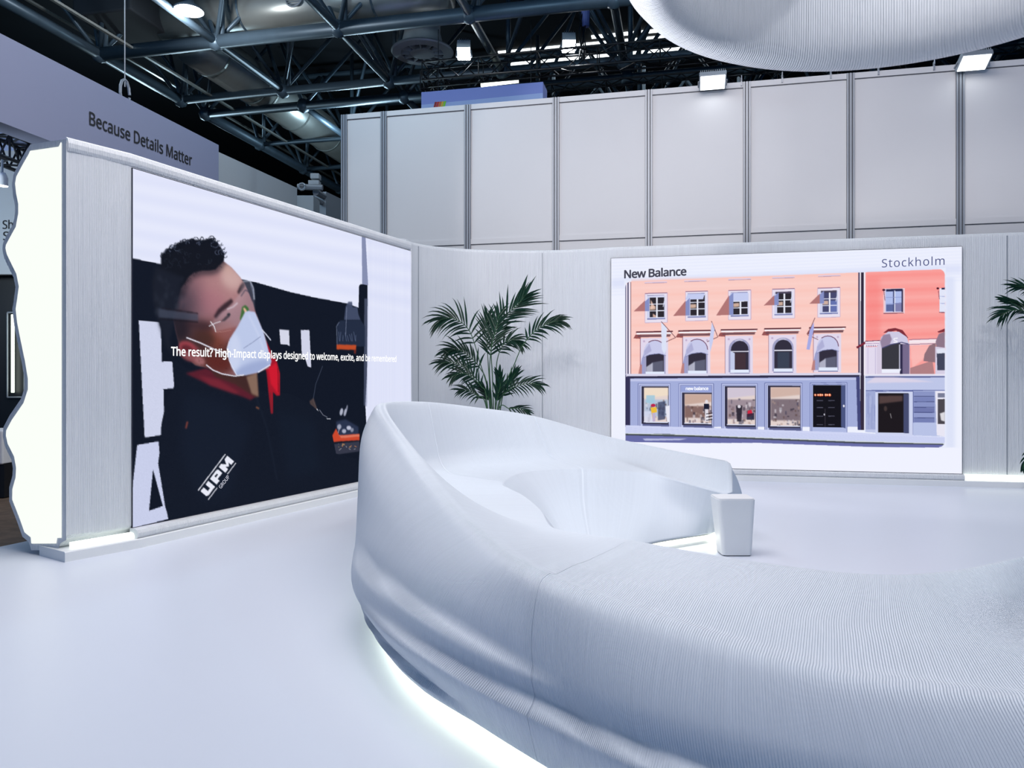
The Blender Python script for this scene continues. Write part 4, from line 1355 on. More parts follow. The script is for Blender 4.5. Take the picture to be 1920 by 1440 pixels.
# inset plinth and the two light strips under the sofa
ob = grid[:, 0].copy(); ib = grid[:, -1].copy()
dirs = ib - ob
dirs[:, 2] = 0
dirs /= np.linalg.norm(dirs, axis=1)[:, None]
obi = ob + dirs * 0.12
ibi = ib - dirs * 0.06
mb = MB()
n = len(obi)
vs = [(p[0], p[1], 0.0) for p in obi] + [(p[0], p[1], 0.07) for p in obi] + [(p[0], p[1], 0.07) for p in ibi] + [(p[0], p[1], 0.0) for p in ibi]
fs = []
for i in range(n - 1):
    for k in range(4):
        a, b = k * n, ((k + 1) % 4) * n
        fs.append((a + i, a + i + 1, b + i + 1, b + i))
fs += [(0, n, 2 * n, 3 * n), (n - 1, 4 * n - 1, 3 * n - 1, 2 * n - 1)]
mb.add(vs, fs)
mb.build('plinth', M['plinth'], sofa)
for line, inw, nm in ((obi, -1, 'light_strip'), (ibi, 1, 'light_strip')):
    mb = MB()
    l2 = line + dirs * 0.006 * inw
    l3 = line + dirs * 0.016 * inw
    vs = [(p[0], p[1], 0.03) for p in l2] + [(p[0], p[1], 0.068) for p in l2] + [(p[0], p[1], 0.068) for p in l3] + [(p[0], p[1], 0.03) for p in l3]
    fs = []
    for i in range(n - 1):
        for k in range(4):
            a, b = k * n, ((k + 1) % 4) * n
            fs.append((a + i, a + i + 1, b + i + 1, b + i))
    mb.add(vs, fs)
    mb.build(nm, M['strip'] if inw < 0 else M['innerstrip'], sofa)

mb = MB()
e0 = Vector((obi[0][0], obi[0][1], 0)); e1 = Vector((ibi[0][0], ibi[0][1], 0))
ed = (e1 - e0).normalized(); en = Vector((ed.y, -ed.x, 0))
if en.y > 0:
    en = -en
mb.box((e0 + e1) / 2 + en * 0.012 + Vector((0, 0, 0.049)), ((e1 - e0).length + 0.03, 0.012, 0.038), 0, (ed, en, Vector((0, 0, 1))))
mb.build('light_strip', M['strip'], sofa)

# ------------------------------------------------------------------ side table
tb = thing('side_table', 'small white tapered block table at the far arm of the sofa', 'table', (1.79, 6.22, 0))
bm = bmesh.new()
top = [(1.640, 6.08), (1.945, 6.08), (1.955, 6.36), (1.645, 6.36)]
bot = [(1.685, 6.10), (1.925, 6.10), (1.925, 6.32), (1.690, 6.32)]
vt = [bm.verts.new((x, y, 0.462)) for x, y in top]
vb = [bm.verts.new((x, y, 0.008)) for x, y in bot]
bm.faces.new(vt); bm.faces.new(vb[::-1])
for k in range(4):
    bm.faces.new((vb[k], vb[(k + 1) % 4], vt[(k + 1) % 4], vt[k]))
vert_edges = [e for e in bm.edges if abs(e.verts[0].co.z - e.verts[1].co.z) > 0.1]
bmesh.ops.bevel(bm, geom=vert_edges, offset=0.035, segments=5, affect='EDGES', profile=0.5)
top_edges = [e for e in bm.edges if e.verts[0].co.z > 0.45 and e.verts[1].co.z > 0.45]
bmesh.ops.bevel(bm, geom=top_edges, offset=0.008, segments=2, affect='EDGES')
me = bpy.data.meshes.new('body')
bm.to_mesh(me); bm.free()
me.materials.append(M['white'])
o = bpy.data.objects.new('body', me)
COL.objects.link(o)
o.parent = tb
o.matrix_parent_inverse = Matrix.Translation(-tb.location)
mb = MB()
mb.box((1.805, 6.21, 0.004), (0.21, 0.19, 0.008))
mb.build('foot', M['groove'], tb)

# ------------------------------------------------------------------ hanging ring
rc = Vector((2.1, 3.93, 0))
ring = thing('hanging_canopy', 'large white ribbed ring hanging above the sofa', 'canopy', (2.1, 3.93, 3.6))
R0 = 1.56
sect = [(R0 + 0.03, 5.1), (R0 + 0.03, 3.95), (R0 + 0.022, 3.84), (R0, 3.74), (R0 - 0.035, 3.655), (R0 - 0.09, 3.59), (R0 - 0.16, 3.555), (R0 - 0.225, 3.56), (R0 - 0.27, 3.60), (R0 - 0.29, 3.68), (R0 - 0.295, 3.80), (R0 - 0.30, 5.1)]
N_ = 120
vs, fs, uvs = [], [], []
for k in range(N_ + 1):
    a = 2 * math.pi * k / N_
    for r, z in sect:
        vs.append((rc.x + math.cos(a) * r, rc.y + math.sin(a) * r * 0.985, z))
        uvs.append((a * R0, z))
m_ = len(sect)
for k in range(N_):
    for j in range(m_ - 1):
        fs.append((k * m_ + j, k * m_ + j + 1, (k + 1) * m_ + j + 1, (k + 1) * m_ + j))
mb = MB()
mb.add(vs, fs, 0, uvs)
mb.build('shell', M['ringprint'], ring, smooth=True)
for k in range(4):
    a = k * math.pi / 2 + 0.4
    mb = MB()
    p = Vector((rc.x + math.cos(a) * (R0 - .09), rc.y + math.sin(a) * (R0 - .09), 5.1))
    mb.tube([p, p + Vector((0, 0, 3.6))], 0.006, 6)
    mb.build('cable', M['grey'], ring)

# ------------------------------------------------------------------ palms


def frond(mb, pts, n_leaf, leaf_len, rng, width=0.016, droop=0.35, start=0.25, spread=0.9):
    c, _ = catmull(pts, 8)
    c = [Vector(p) for p in c]
    n = len(c)
    mb.tube(c, [0.007 * (1 - 0.75 * i / n) + 0.0015 for i in range(n)], 5, 1)
    for k in range(n_leaf):
        t = start + (1 - start) * (k + 0.5) / n_leaf
        i = min(n - 2, int(t * (n - 1)))
        f = t * (n - 1) - i
        p = c[i].lerp(c[i + 1], f)
        tan = (c[i + 1] - c[i]).normalized()
        for sgn in (-1, 1):
            side = tan.cross(Vector((0, -0.75, 0.66))).normalized() * sgn
            u = (t - start) / (1 - start)
            L = leaf_len * (0.45 + 0.75 * math.sin(math.pi * min(1, 0.15 + 0.75 * u))) * rng.uniform(0.8, 1.12)
            ang = (1.15 - 0.75 * u) * spread
            d = (tan * math.cos(ang) + side * math.sin(ang)).normalized()
            d = (d + Vector((rng.uniform(-.1, .1), rng.uniform(-.22, .22), rng.uniform(-.06, .1)))).normalized()
            q = [p]
            seg = 5
            dd = d.copy()
            for s in range(seg):
                dd = (dd + Vector((0, 0, -droop / seg * (0.5 + s * 0.5)))).normalized()
                q.append(q[-1] + dd * (L / seg))
            wv = d.cross(Vector((0, 1, 0.2)))
            if wv.length < 0.1:
                wv = Vector((1, 0, 0))
            wv = wv.normalized()
            lift = wv.cross(d).normalized()
            ws = [0.35, 0.95, 1.0, 0.8, 0.45, 0.04]
            vs = []
            for s in range(seg + 1):
                w = width * ws[s]
                vs += [q[s] - wv * w, q[s] + lift * (w * 0.45), q[s] + wv * w]
            fs = []
            for s in range(seg):
                for e in (0, 1):
                    fs.append((s * 3 + e, s * 3 + e + 1, s * 3 + e + 4, s * 3 + e + 3))
            mb.add(vs, fs, 0)


def palm(name, label, base, fronds, seed, pot_r=0.2, pot_h=0.42):
    rng = random.Random(seed)
    t = thing(name, label, 'plant', (base.x, base.y, 0))
    mb = MB()
    mb.lathe([(0.001, 0.0), (pot_r * 0.74, 0.0), (pot_r * 0.78, 0.02), (pot_r, pot_h - 0.02), (pot_r, pot_h), (pot_r - 0.02, pot_h), (pot_r - 0.02, pot_h - 0.05)], (base.x, base.y, 0))
    mb.build('pot', M['pot'], t, smooth=True)
    mb = MB()
    mb.lathe([(0.001, pot_h - 0.03), (pot_r - 0.021, pot_h - 0.04)], (base.x, base.y, 0))
    mb.build('soil', M['soil'], t)
    for pts, nl, ll, w, dr, st, sp in fronds:
        mb = MB()
        frond(mb, pts, nl, ll, rng, w, dr, st, sp)
        mb.build('frond', [M['leaf'], M['stem']], t)
    return t


pz = 10.35
pb = Vector((W(926, 800, pz).x, pz, 0))


def fp(*pts):
    """frond points: frame position plus depth offset"""
    out = [(pb.x + random.uniform(-.04, .04), pz + random.uniform(-.04, .04), 0.40)]
    for x, y, dz in pts:
        out.append(tuple(W(x, y, pz + dz)))
    return out


FR = [
    (fp((916, 740, 0), (900, 680, -.1), (880, 620, -.2), (850, 597, -.3), (824, 600, -.35)), 17, .36, .013, .55, .5, 1.0),
    (fp((924, 720, .05), (922, 640, .1), (945, 597, .1), (970, 572, .1), (986, 554, .1)), 16, .38, .015, .22, .45, .8),
    (fp((944, 735, -.1), (964, 684, -.1), (980, 648, -.1), (1003, 621, -.15), (1030, 606, -.2), (1050, 602, -.2)), 14, .26, .014, .5, .55, .8),
    (fp((908, 735, -.1), (893, 710, -.15), (874, 692, -.2), (850, 680, -.25), (826, 681, -.3)), 15, .27, .012, .5, .4, .95),
    (fp((912, 745, -.2), (903, 725, -.25), (885, 708, -.3), (866, 700, -.35), (846, 706, -.4)), 13, .24, .012, .5, .4, .95),
    (fp((938, 752, -.15), (950, 735, -.2), (968, 724, -.25), (992, 719, -.3), (1012, 722, -.3)), 13, .22, .011, .5, .4, .9),
    (fp((918, 720, .15), (914, 660, .2), (912, 620, .2), (914, 592, .2)), 12, .26, .012, .25, .5, .6),
    (fp((936, 766, -.2), (955, 766, -.25), (975, 766, -.3), (990, 772, -.3)), 8, .16, .010, .4, .45, .7),
    (fp((910, 756, -.2), (895, 742, -.25), (880, 733, -.3), (862, 732, -.35)), 10, .2, .011, .5, .4, .9),
    (fp((930, 715, .1), (933, 672, .1), (945, 645, .05), (962, 637, 0), (975, 645, 0)), 14, .24, .013, .6, .45, .9),
    (fp((914, 725, .05), (900, 690, 0), (880, 668, -.05), (858, 655, -.1), (838, 660, -.1)), 15, .27, .014, .5, .4, .9),
    (fp((920, 730, 0), (918, 690, 0), (922, 650, 0), (930, 618, .05), (936, 590, .1)), 14, .3, .015, .3, .5, .75),
    (fp((934, 760, -.1), (946, 738, -.1), (958, 715, -.1), (966, 700, -.1)), 8, .2, .016, .2, .4, .5),
    (fp((920, 762, -.1), (914, 745, -.1), (908, 735, -.15), (900, 728, -.15)), 8, .2, .018, .2, .3, .5),
    (fp((930, 764, -.12), (934, 742, -.15), (938, 722, -.15), (935, 700, -.15)), 9, .2, .018, .2, .3, .5),
]
palm('potted_palm', 'dark green potted palm behind the sofa back against the curved wall', pb, FR, 3)

pz2 = 9.45
pb2 = Vector((W(1975, 900, pz2).x, pz2, 0))


def fq(*pts):
    out = [(pb2.x + random.uniform(-.03, .03), pz2, 0.40)]
    for x, y, dz in pts:
        out.append(tuple(W(x, y, pz2 + dz)))
    return out


FR2 = [
    (fq((1968, 720, 0), (1955, 640, 0), (1925, 588, 0), (1898, 582, 0), (1876, 592, 0)), 13, .26, .012, .5, .5, .75),
    (fq((1970, 700, .1), (1962, 620, .1), (1940, 585, .1), (1912, 571, .1), (1886, 563, .1)), 9, .22, .016, .2, .6, .35),
    (fq((1972, 700, .1), (1968, 600, .1), (1950, 555, .1), (1925, 540, .1), (1904, 537, .1)), 10, .24, .012, .3, .5, .7),
    (fq((1980, 720, 0), (1990, 640, 0), (2020, 590, 0), (2060, 590, 0)), 14, .3, .013, .5, .45, .9),
    (fq((1976, 720, -.1), (1980, 620, -.2), (1990, 560, -.3), (2000, 520, -.4)), 14, .3, .013, .4, .45, .8),
    (fq((1960, 780, -.1), (1940, 800, -.15), (1925, 850, -.2), (1918, 880, -.2)), 5, .1, .012, .6, .7, .6),
    (fq((1985, 780, 0), (2010, 720, 0), (2040, 690, 0), (2070, 700, 0)), 12, .25, .012, .5, .45, .9),
]
palm('potted_palm', 'palm beyond the street video wall, only its frond tips reaching in before the ribbed wall', pb2, FR2, 5)

# ------------------------------------------------------------------ white panel wall behind
SP = 1.5


def PK(k, z=0):
    return Vector(((-1.47 + 0.976 * k) * SP, (8.78 - 0.218 * k) * SP, z))


WD = (PK(1) - PK(0)).normalized()
WN = Vector((WD.y, -WD.x, 0))
Z3 = Vector((0, 0, 1))
axw = (WD, WN, Z3)
wb_ = bpy.data.objects.new('wall_back', None)
wb_.location = PK(0)
COL.objects.link(wb_)
struct(wb_, 'tall white exhibition panel wall rising behind the curved stand wall', 'wall')
ks = [-0.49, 0, 1, 2, 3, 4, 5, 6, 7, 8]
PT, PR = 6.01, 3.745
for a, b in zip(ks[:-1], ks[1:]):
    mid = (PK(a) + PK(b)) / 2
    w = (PK(b) - PK(a)).length
    for z0, z1 in ((PR + 0.035, PT - 0.035), (0.9, PR - 0.035)):
        mb = MB()
        mb.box(mid + Z3 * ((z0 + z1) / 2), (w - 0.02, 0.02, z1 - z0), 0, axw)
        mb.build('panel', M['panel'], wb_)
    for zc in (PT, PR):
        mb = MB()
        mb.box(mid + Z3 * zc + WN * 0.006, (w - 0.05, 0.04, 0.085), 0, axw)
        mb.box(mid + Z3 * (zc - 0.048) + WN * 0.006, (w - 0.05, 0.03, 0.010), 1, axw)
        mb.build('rail', [M['panel'], M['groove']], wb_)
for k in ks:
    mb = MB()
    c = PK(k) + Z3 * (PT / 2 + 0.24)
    for off, wd, mi in ((-0.042, 0.024, 0), (0, 0.03, 0), (0.042, 0.024, 0)):
        mb.box(c + WD * off + WN * 0.012, (wd, 0.06, PT - 0.4), mi, axw)
    mb.box(c + WN * 0.004, (0.112, 0.05, PT - 0.4), 1, axw)
    mb.build('post', [M['alu'], M['groove']], wb_)
for x in (1390, 1466, 1557, 1646, 1750, 1852):
    u = (x - CX) / F
    k = (u * 8.78 + 1.47) / (0.976 + 0.218 * u)
    mb = MB()
    mb.box(PK(k, PT + 0.04) + WN * 0.03, (0.022, 0.03, 0.12), 0, axw)
    mb.tube([PK(k, PT + 0.10) + WN * 0.03, PK(k, PT + 0.13) + WN * 0.06, PK(k, PT + 0.06) + WN * 0.07], 0.008, 6)
    mb.build('clip', M['alu'], wb_)

# flood lights clamped to the top of that wall
for x, y, lab in ((1335, 155, 'finned grey floodlight on the panel wall top below the hanging ring'), (1814, 118, 'finned grey floodlight on the panel wall top near the far end of the ring')):
    u = (x - CX) / F
    k = (u * 8.78 + 1.47) / (0.976 + 0.218 * u)
    base = PK(k, PT + 0.02) + WN * 0.25
    base.z = EYE + (CY - y) / F * base.y - 0.02
    t = thing('flood_light', lab, 'lamp', base, 'flood lights on the panel wall')
    tilt = (WN * 0.38 - Z3 * 0.93).normalized()
    up = WD.cross(tilt).normalized()
    ax = (WD, up, tilt)
    mb = MB()
    c = base + Z3 * 0.05
    mb.box(c, (0.40, 0.32, 0.07), 0, ax)
    for q in range(14):
        mb.box(c - tilt * 0.055 + WD * (-0.18 + q * 0.0277), (0.010, 0.30, 0.05), 0, ax)
    mb.build('housing', M['grey'], t, bevel=0.01)
    mb = MB()
    mb.box(c + tilt * 0.038, (0.36, 0.28, 0.012), 0, ax)
    mb.build('lens', M['flood'], t)
    for sg_ in (-1, 1):
        mb = MB()
        mb.tube([c + WD * (0.21 * sg_), c + WD * (0.21 * sg_) - WN * 0.14 - Z3 * 0.03, PK(k, PT + 0.03) + WD * (0.1 * sg_)], 0.012, 6)
        mb.build('bracket', M['grey'], t)

# ------------------------------------------------------------------ roof structure
BL = [15.25, 18.2, 19.3, 22.15, 25.05, 28.0]
AL = [-13.18, -10.15, -7.2, -4.26, -1.3, 1.65, 4.6, 7.55, 10.5]
ZL, ZU = 9.0, 11.6
ORD = ['nearest', 'second', 'third', 'fourth', 'fifth', 'sixth', 'seventh', 'eighth', 'ninth']
RB = [0.155, 0.11, 0.12, 0.07, 0.08, 0.09]
for i, b in enumerate(BL):
    t = thing('roof_truss', '%s dark tubular truss crossing the hall roof above the panel wall, counted from the front' % ORD[i], 'roof truss', H(AL[0], b, ZL), 'roof trusses across the hall')
    mb = MB()
    mb.tube([H(AL[0], b, ZL), H(AL[-1] + 2, b, ZL)], RB[i], 12)
    mb.build('bottom_chord', M['steel'], t, smooth=True)
    mb = MB()
    mb.tube([H(AL[0] - 1.5, b + 1.3, ZU), H(AL[-1] + 2, b + 1.3, ZU)], 0.09, 10)
    mb.build('top_chord', M['steel'], t, smooth=True)
    for j, a in enumerate(AL):
        for da, db in ((-1.48, 1.3), (1.48, 1.3), (-1.48, -1.45), (1.48, -1.45)):
            if (i + j) % 2 == 1 and db < 0 and i not in (0, 1):
                continue
            mb = MB()
            mb.tube([H(a, b, ZL), H(a + da, b + db, ZU)], 0.05, 8)
            mb.build('brace', M['steel'], t, smooth=True)
        mb = MB()
        mb.lathe([(0.02, -0.2), (0.14, -0.14), (0.19, 0), (0.14, 0.14), (0.02, 0.2)], H(a, b, ZL), 14)
        mb.build('node', M['steel'], t, smooth=True)
for j, a in enumerate(AL[:6]):
    t = thing('roof_beam', '%s long dark tube beam running away under the hall roof, counted from the neighbouring stand' % ('first',  'second', 'third', 'fourth', 'fifth', 'sixth')[j], 'roof beam', H(a, 9, ZL), 'roof beams along the hall')
    mb = MB()
    mb.tube([H(a, 9, ZL), H(a, 18.2, ZL)], 0.13 if j == 0 else 0.09, 10)
    mb.build('beam', M['steel'], t, smooth=True)
    mb = MB()
    mb.tube([H(a, 19.3, ZL), H(a, 40, ZL)], 0.15 if j == 0 else 0.09, 10)
    mb.build('beam', M['steel'], t, smooth=True)
    for b in (15.25, 18.2, 22.15, 25.05):
        mb = MB()
        mb.tube([H(a + 0.15, b, ZL), H(a + 0.15, b, ZU)], 0.06, 8)
        mb.build('hanger', M['steel'], t, smooth=True)
# thin cable rails beside the first beam
for nm, a, z, lab in (('cable_tray', -12.2, 9.0, 'thin pale cable rail under the hall roof beside the long duct'), ('cable_tray', -14.2, 9.9, 'faint cable rail in the dark corner above the lilac sign fascia')):
    mb = MB()
    mb.box(H(a, 23, z), (0.07, 24, 0.05), 0, (HU, HV, Z3))
    o = mb.build(nm, M['duct'])
    o['label'] = lab; o['category'] = 'cable rail'

# ducts
t = thing('air_duct', 'shiny round metal duct running away under the hall roof', 'duct', H(-11.5, 17.0, 9.6))
mb = MB()
mb.tube([H(-11.5, 16.42, 9.62), H(-11.5, 40, 9.62)], 0.56, 28)
mb.build('pipe', M['duct'], t, smooth=True)
for b in (17.0, 18.9, 19.4, 21.2, 23.4, 25.6, 28):
    mb = MB()
    mb.tube([H(-11.5, b, 9.62), H(-11.5, b + 0.06, 9.62)], 0.585, 28)
    mb.build('collar', M['duct'], t, smooth=False)
t = thing('air_duct', 'dark round cross duct with a round grille above the front roof truss', 'duct', H(-11, 15.9, 9.95))
mb = MB()
mb.tube([H(-12.0, 15.9, 9.95), H(-4.9, 15.9, 9.95)], 0.46, 28)
mb.build('pipe', M['duct'], t, smooth=True)
for a in (-9.8, -6.6):
    mb = MB()
    mb.tube([H(a, 15.9, 9.95), H(a + 0.05, 15.9, 9.95)], 0.475, 28)
    mb.build('collar', M['steel'], t)
vc = H(-8.35, 15.9, 9.95) - HV * 0.44 + Z3 * -0.06
mb = MB()
ring_pts = [vc + HU * (0.20 * math.cos(q * math.pi / 12)) + Z3 * (0.20 * math.sin(q * math.pi / 12)) - HV * 0.03 for q in range(25)]
mb.tube(ring_pts, 0.022, 6, cap=False)
for q in range(-3, 4):
    hw = math.sqrt(max(0, 0.19 ** 2 - (q * 0.05) ** 2))
    mb.box(vc + HV * -0.035 + Z3 * (q * 0.05), (hw * 2, 0.02, 0.014), 0, (HU, HV, Z3))
mb.build('grille', M['grey'], t)
# dark plenum where the ducts meet
mb = MB()
mb.box(H(-12.5, 15.3, 10.3), (1.5, 1.6, 1.5), 0, (HU, HV, Z3))
mb.build('plenum', M['deck'], t, bevel=0.05)

# big round air diffuser on a vertical duct
dcen = W(792, 100, 18.6)
t = thing('air_diffuser', 'big round grey air diffuser hanging under a wide vertical duct', 'diffuser', dcen)
mb = MB()
mb.lathe([(0.24, 0.10), (0.30, 0.0), (0.30, -0.02), (0.24, -0.03), (0.001, -0.03)], dcen, 40)
mb.build('hub', M['diff'], t, smooth=False)
mb = MB()
mb.lathe([(0.52, 0.02), (0.52, -0.02), (0.73, 0.0), (0.76, 0.03), (0.73, 0.07), (0.52, 0.12)], dcen, 48)
mb.build('rim', M['diff'], t, smooth=False)
for q in range(12):
    a = 2 * math.pi * q / 12
    d = Vector((math.cos(a), math.sin(a), 0))
    mb = MB()
    mb.box(dcen + d * 0.41 + Z3 * 0.02, (0.24, 0.03, 0.10), 0, (d, Vector((-d.y, d.x, 0)), Z3))
    mb.build('vane', M['diff'], t)
mb = MB()
mb.lathe([(0.53, 0.12), (0.44, 0.5), (0.42, 0.9), (0.55, 1.0), (0.55, 2.6)], dcen, 36)
mb.build('vertical_duct', M['diff'], t, smooth=True)
mb = MB()
mb.lathe([(0.001, 0.125), (0.52, 0.124)], dcen, 36)
mb.build('throat', M['black'], t)

# small open frame left of it
t = thing('ceiling_support', 'pale rectangular metal frame beside the round air diffuser', 'frame', W(690, 60, 18.5))
mb = MB()
for p, q in (((640, 62), (752, 52)), ((752, 52), (753, 78)), ((672, 42), (736, 28)), ((672, 42), (676, 20))):
    mb.tube([W(p[0], p[1], 19.0), W(q[0], q[1], 19.0)], 0.06, 6)
mb.build('bars', M['duct'], t)

# round high-bay lamp
lc = W(354, 20, 15.6)
t = thing('high_bay_lamp', 'glowing round lamp hanging in the dark roof above the lilac sign', 'lamp', lc)
mb = MB()
mb.lathe([(0.001, 0.0), (0.27, 0.0)], lc, 32)
mb.build('lens', M['lamp'], t)
mb = MB()
mb.lathe([(0.29, -0.01), (0.29, 0.03), (0.10, 0.16), (0.09, 0.3), (0.001, 0.3)], lc, 32)
mb.build('housing', M['grey'], t, smooth=True)
mb = MB()
mb.tube([lc + Z3 * 0.3, lc + Z3 * 2.4], 0.02, 8)
mb.build('stem', M['grey'], t)
hb = bpy.data.lights.new('high_bay_light', 'POINT')
hb.energy = 200
hb.color = (0.95, 0.98, 1.0)
hb.shadow_soft_size = 0.2
hbo = bpy.data.objects.new('high_bay_light', hb)
hbo.location = lc - Z3 * 0.3
COL.objects.link(hbo)


# black lighting trusses
def box_truss(name, label, p0, p1, size, bays, group):
    p0, p1 = Vector(p0), Vector(p1)
    d = (p1 - p0).normalized()
    s = Vector((d.y, -d.x, 0))
    t = thing(name, label, 'lighting truss', p0, group)
    cs = [s * (sx * size / 2) + Z3 * (sz * size / 2) for sx, sz in ((-1, -1), (1, -1), (1, 1), (-1, 1))]
    for c in cs:
        mb = MB()
        mb.tube([p0 + c, p1 + c], 0.026, 8)
        mb.build('chord', M['truss'], t, smooth=True)
    mb = MB()
    L = (p1 - p0).length
    for k in range(bays):
        a0, a1 = k * L / bays, (k + 1) * L / bays
        for q in range(4):
            c0, c1 = cs[q], cs[(q + 1) % 4]
            if k % 2:
                c0, c1 = c1, c0
            mb.tube([p0 + d * a0 + c0, p0 + d * a1 + c1], 0.014, 5)
            if k % 3 == 0:
                mb.tube([p0 + d * a0 + cs[q], p0 + d * a0 + cs[(q + 1) % 4]], 0.014, 5)
    mb.build('lattice', M['truss'], t)
    return t


TA, TB = H(-5.85, 17.04, 8.60), H(9.5, 17.04, 8.60)
GT = 'black lighting trusses'
box_truss('lighting_truss', 'front black lattice truss carrying two white spotlights', TA, TB, 0.42, 34, GT)
box_truss('lighting_truss', 'rear black lattice truss just above the blue banner', H(-5.85, 19.0, 8.60), H(9.5, 19.0, 8.60), 0.42, 34, GT)
box_truss('lighting_truss', 'short black lattice truss joining the front and rear trusses at their open end', H(-5.85, 17.3, 8.60), H(-5.85, 18.75, 8.60), 0.42, 3, GT)
box_truss('lighting_truss', 'low black lattice truss just over the panel wall top', H(-1.0, 19.6, 8.15), H(9.5, 19.6, 8.15), 0.42, 26, GT)

for x, y, lab in ((870, 100, 'white spotlight on the front truss beside the round air diffuser'), (1066, 86, 'white spotlight on the front truss beside the chain hoist')):
    c = W(x, y - 6, 17.3)
    t = thing('spot_lamp', lab, 'lamp', c, 'white spotlights on the truss')
    tilt = (Vector((0.0, -0.52, -0.86))).normalized()
    rx = Vector((1, 0, 0))
    up = tilt.cross(rx).normalized()
    ax = (rx, up, tilt)
    mb = MB()
    mb.box(c, (0.30, 0.34, 0.26), 0, ax)
    for q in range(5):
        mb.box(c - tilt * 0.12 + rx * (-0.10 + q * 0.05) + up * 0.02, (0.012, 0.36, 0.05), 1, ax)
    mb.build('housing', [M['white'], M['grey']], t, bevel=0.012)
    mb = MB()
    mb.box(c + tilt * 0.135 - up * 0.0, (0.28, 0.31, 0.012), 0, ax)
    mb.build('lens', M['lamp'], t)
    mb = MB()
    mb.tube([c + rx * 0.16, c + rx * 0.18 + Z3 * -0.15, c + Z3 * -0.2 + Vector((0, 0.3, 0)), c - rx * 0.18 - Z3 * 0.15, c - rx * 0.16], 0.014, 6)
    mb.build('yoke', M['grey'], t)
    d = bpy.data.lights.new('spot_lamp_light', 'SPOT')
    d.energy = 120; d.spot_size = 1.2; d.spot_blend = 0.6; d.shadow_soft_size = 0.12; d.color = (0.95, 0.98, 1)
    lo = bpy.data.objects.new('spot_lamp_light', d)
    lo.location = c + tilt * 0.2
    lo.rotation_euler = tilt.to_track_quat('-Z', 'Y').to_euler()
    COL.objects.link(lo)

# thin bright batten over the banner
c0, c1 = W(902, 160, 18.6), W(972, 152, 18.45)
t = thing('light_batten', 'thin bright light bar just above the blue banner', 'lamp', c0)
mb = MB()
mb.tube([c0, c1], 0.045, 8)
mb.build('tube', M['tube'], t)
mb = MB()
mb.box((c0 + c1) / 2 + Z3 * 0.06, ((c1 - c0).length, 0.09, 0.05), 0, ((c1 - c0).normalized(), Vector((0, 1, 0)), Z3))
mb.build('housing', M['truss'], t)

# chain hoist
hc_ = W(1098, 20, 17.1)
t = thing('chain_hoist', 'dark chain hoist with bunched chain hanging above the front truss', 'hoist', hc_)
mb = MB()
mb.tube([hc_ + Z3 * 0.0, hc_ - Z3 * 0.36], [0.10, 0.08], 12)
mb.build('motor', M['banner'], t)
mb = MB()
for q in range(6):
    pts = [hc_ + Vector((math.sin(q * 2 + s * 0.8) * 0.07 - 0.07, 0.05 * math.cos(q + s), 0.25 - s * 0.22)) for s in range(7)]
    mb.tube(pts, 0.016, 5)
mb.build('chain', M['truss'], t)
mb = MB()
mb.tube([hc_ - Z3 * 1.1 - Vector((.05, 0, 0)), hc_ + Z3 * 2.0 - Vector((.05, 0, 0))], 0.015, 6)
mb.build('hook_line', M['truss'], t)

# blue banner box
pA = W(790, 173, 16.3)
t = thing('hanging_banner', 'blue box banner with a small striped colour logo above the panel wall', 'banner', pA)
u_ = (1018 - CX) / F
bw = (u_ * pA.y - pA.x) / (HU.x - u_ * HU.y)
btop = pA.z
mb = MB()
cc = Vector((pA.x, pA.y, 0)) + HU * (bw / 2) + HV * 0.25
mb.box(cc + Z3 * (btop - 0.6), (bw, 0.5, 1.2), 0, (HU, HV, Z3))
mb.build('box', M['banner'], t)
mb = MB()
q0 = Vector((pA.x, pA.y, btop)) - HV * 0.004
mb.add([q0 - Z3 * 0.27, q0 + HU * bw - Z3 * 0.23, q0 + HU * bw - Z3 * 0.62, q0 - Z3 * 0.62], [(3, 2, 1, 0)])
mb.build('pale_band', M['banner2'], t)
for q, c in enumerate(((0.35, 0.01, 0.01), (0.6, 0.02, 0.01), (0.75, 0.16, 0.01), (0.8, 0.5, 0.01), (0.25, 0.7, 0.02))):
    mb = MB()
    o_ = q0 - HV * 0.005 + HU * (0.27 + q * 0.052)
    mb.add([o_ - Z3 * 0.37, o_ + HU * 0.045 - Z3 * 0.37, o_ + HU * 0.08 - Z3 * 0.235, o_ + HU * 0.035 - Z3 * 0.235], [(0, 1, 2, 3)])
    mb.build('logo_stripe', mat('stripe_%d' % q, c, 0.5), t)

for q in (0.3, bw - 0.3):
    mb = MB()
    p_ = Vector((pA.x, pA.y, btop)) + HU * q + HV * 0.25
    mb.tube([p_ - Z3 * 0.02, p_ + Z3 * (ZL - btop)], 0.008, 6)
    mb.build('cable', M['truss'], t)

# ------------------------------------------------------------------ neighbouring stands on the left
FN = Vector((HV.y, -HV.x, 0))
p_end = W(410, 272, 12.3)
t = thing('sign_fascia', 'lilac grey fascia reading Because Details Matter above the neighbouring stand', 'sign', (p_end.x, p_end.y, 4.25))
f0 = Vector((p_end.x, p_end.y, 0))
ztop, zbot = p_end.z, 4.24
Lf = 7.2
mb = MB()
mb.box(f0 - HV * (Lf / 2) - FN * 0.15 + Z3 * ((ztop + zbot) / 2), (Lf, 0.3, ztop - zbot), 0, (HV, FN, Z3))
mb.build('board', M['fascia'], t)


def onF(x, y):
    return ray_plane(x, y, f0 + FN * 0.006, FN)


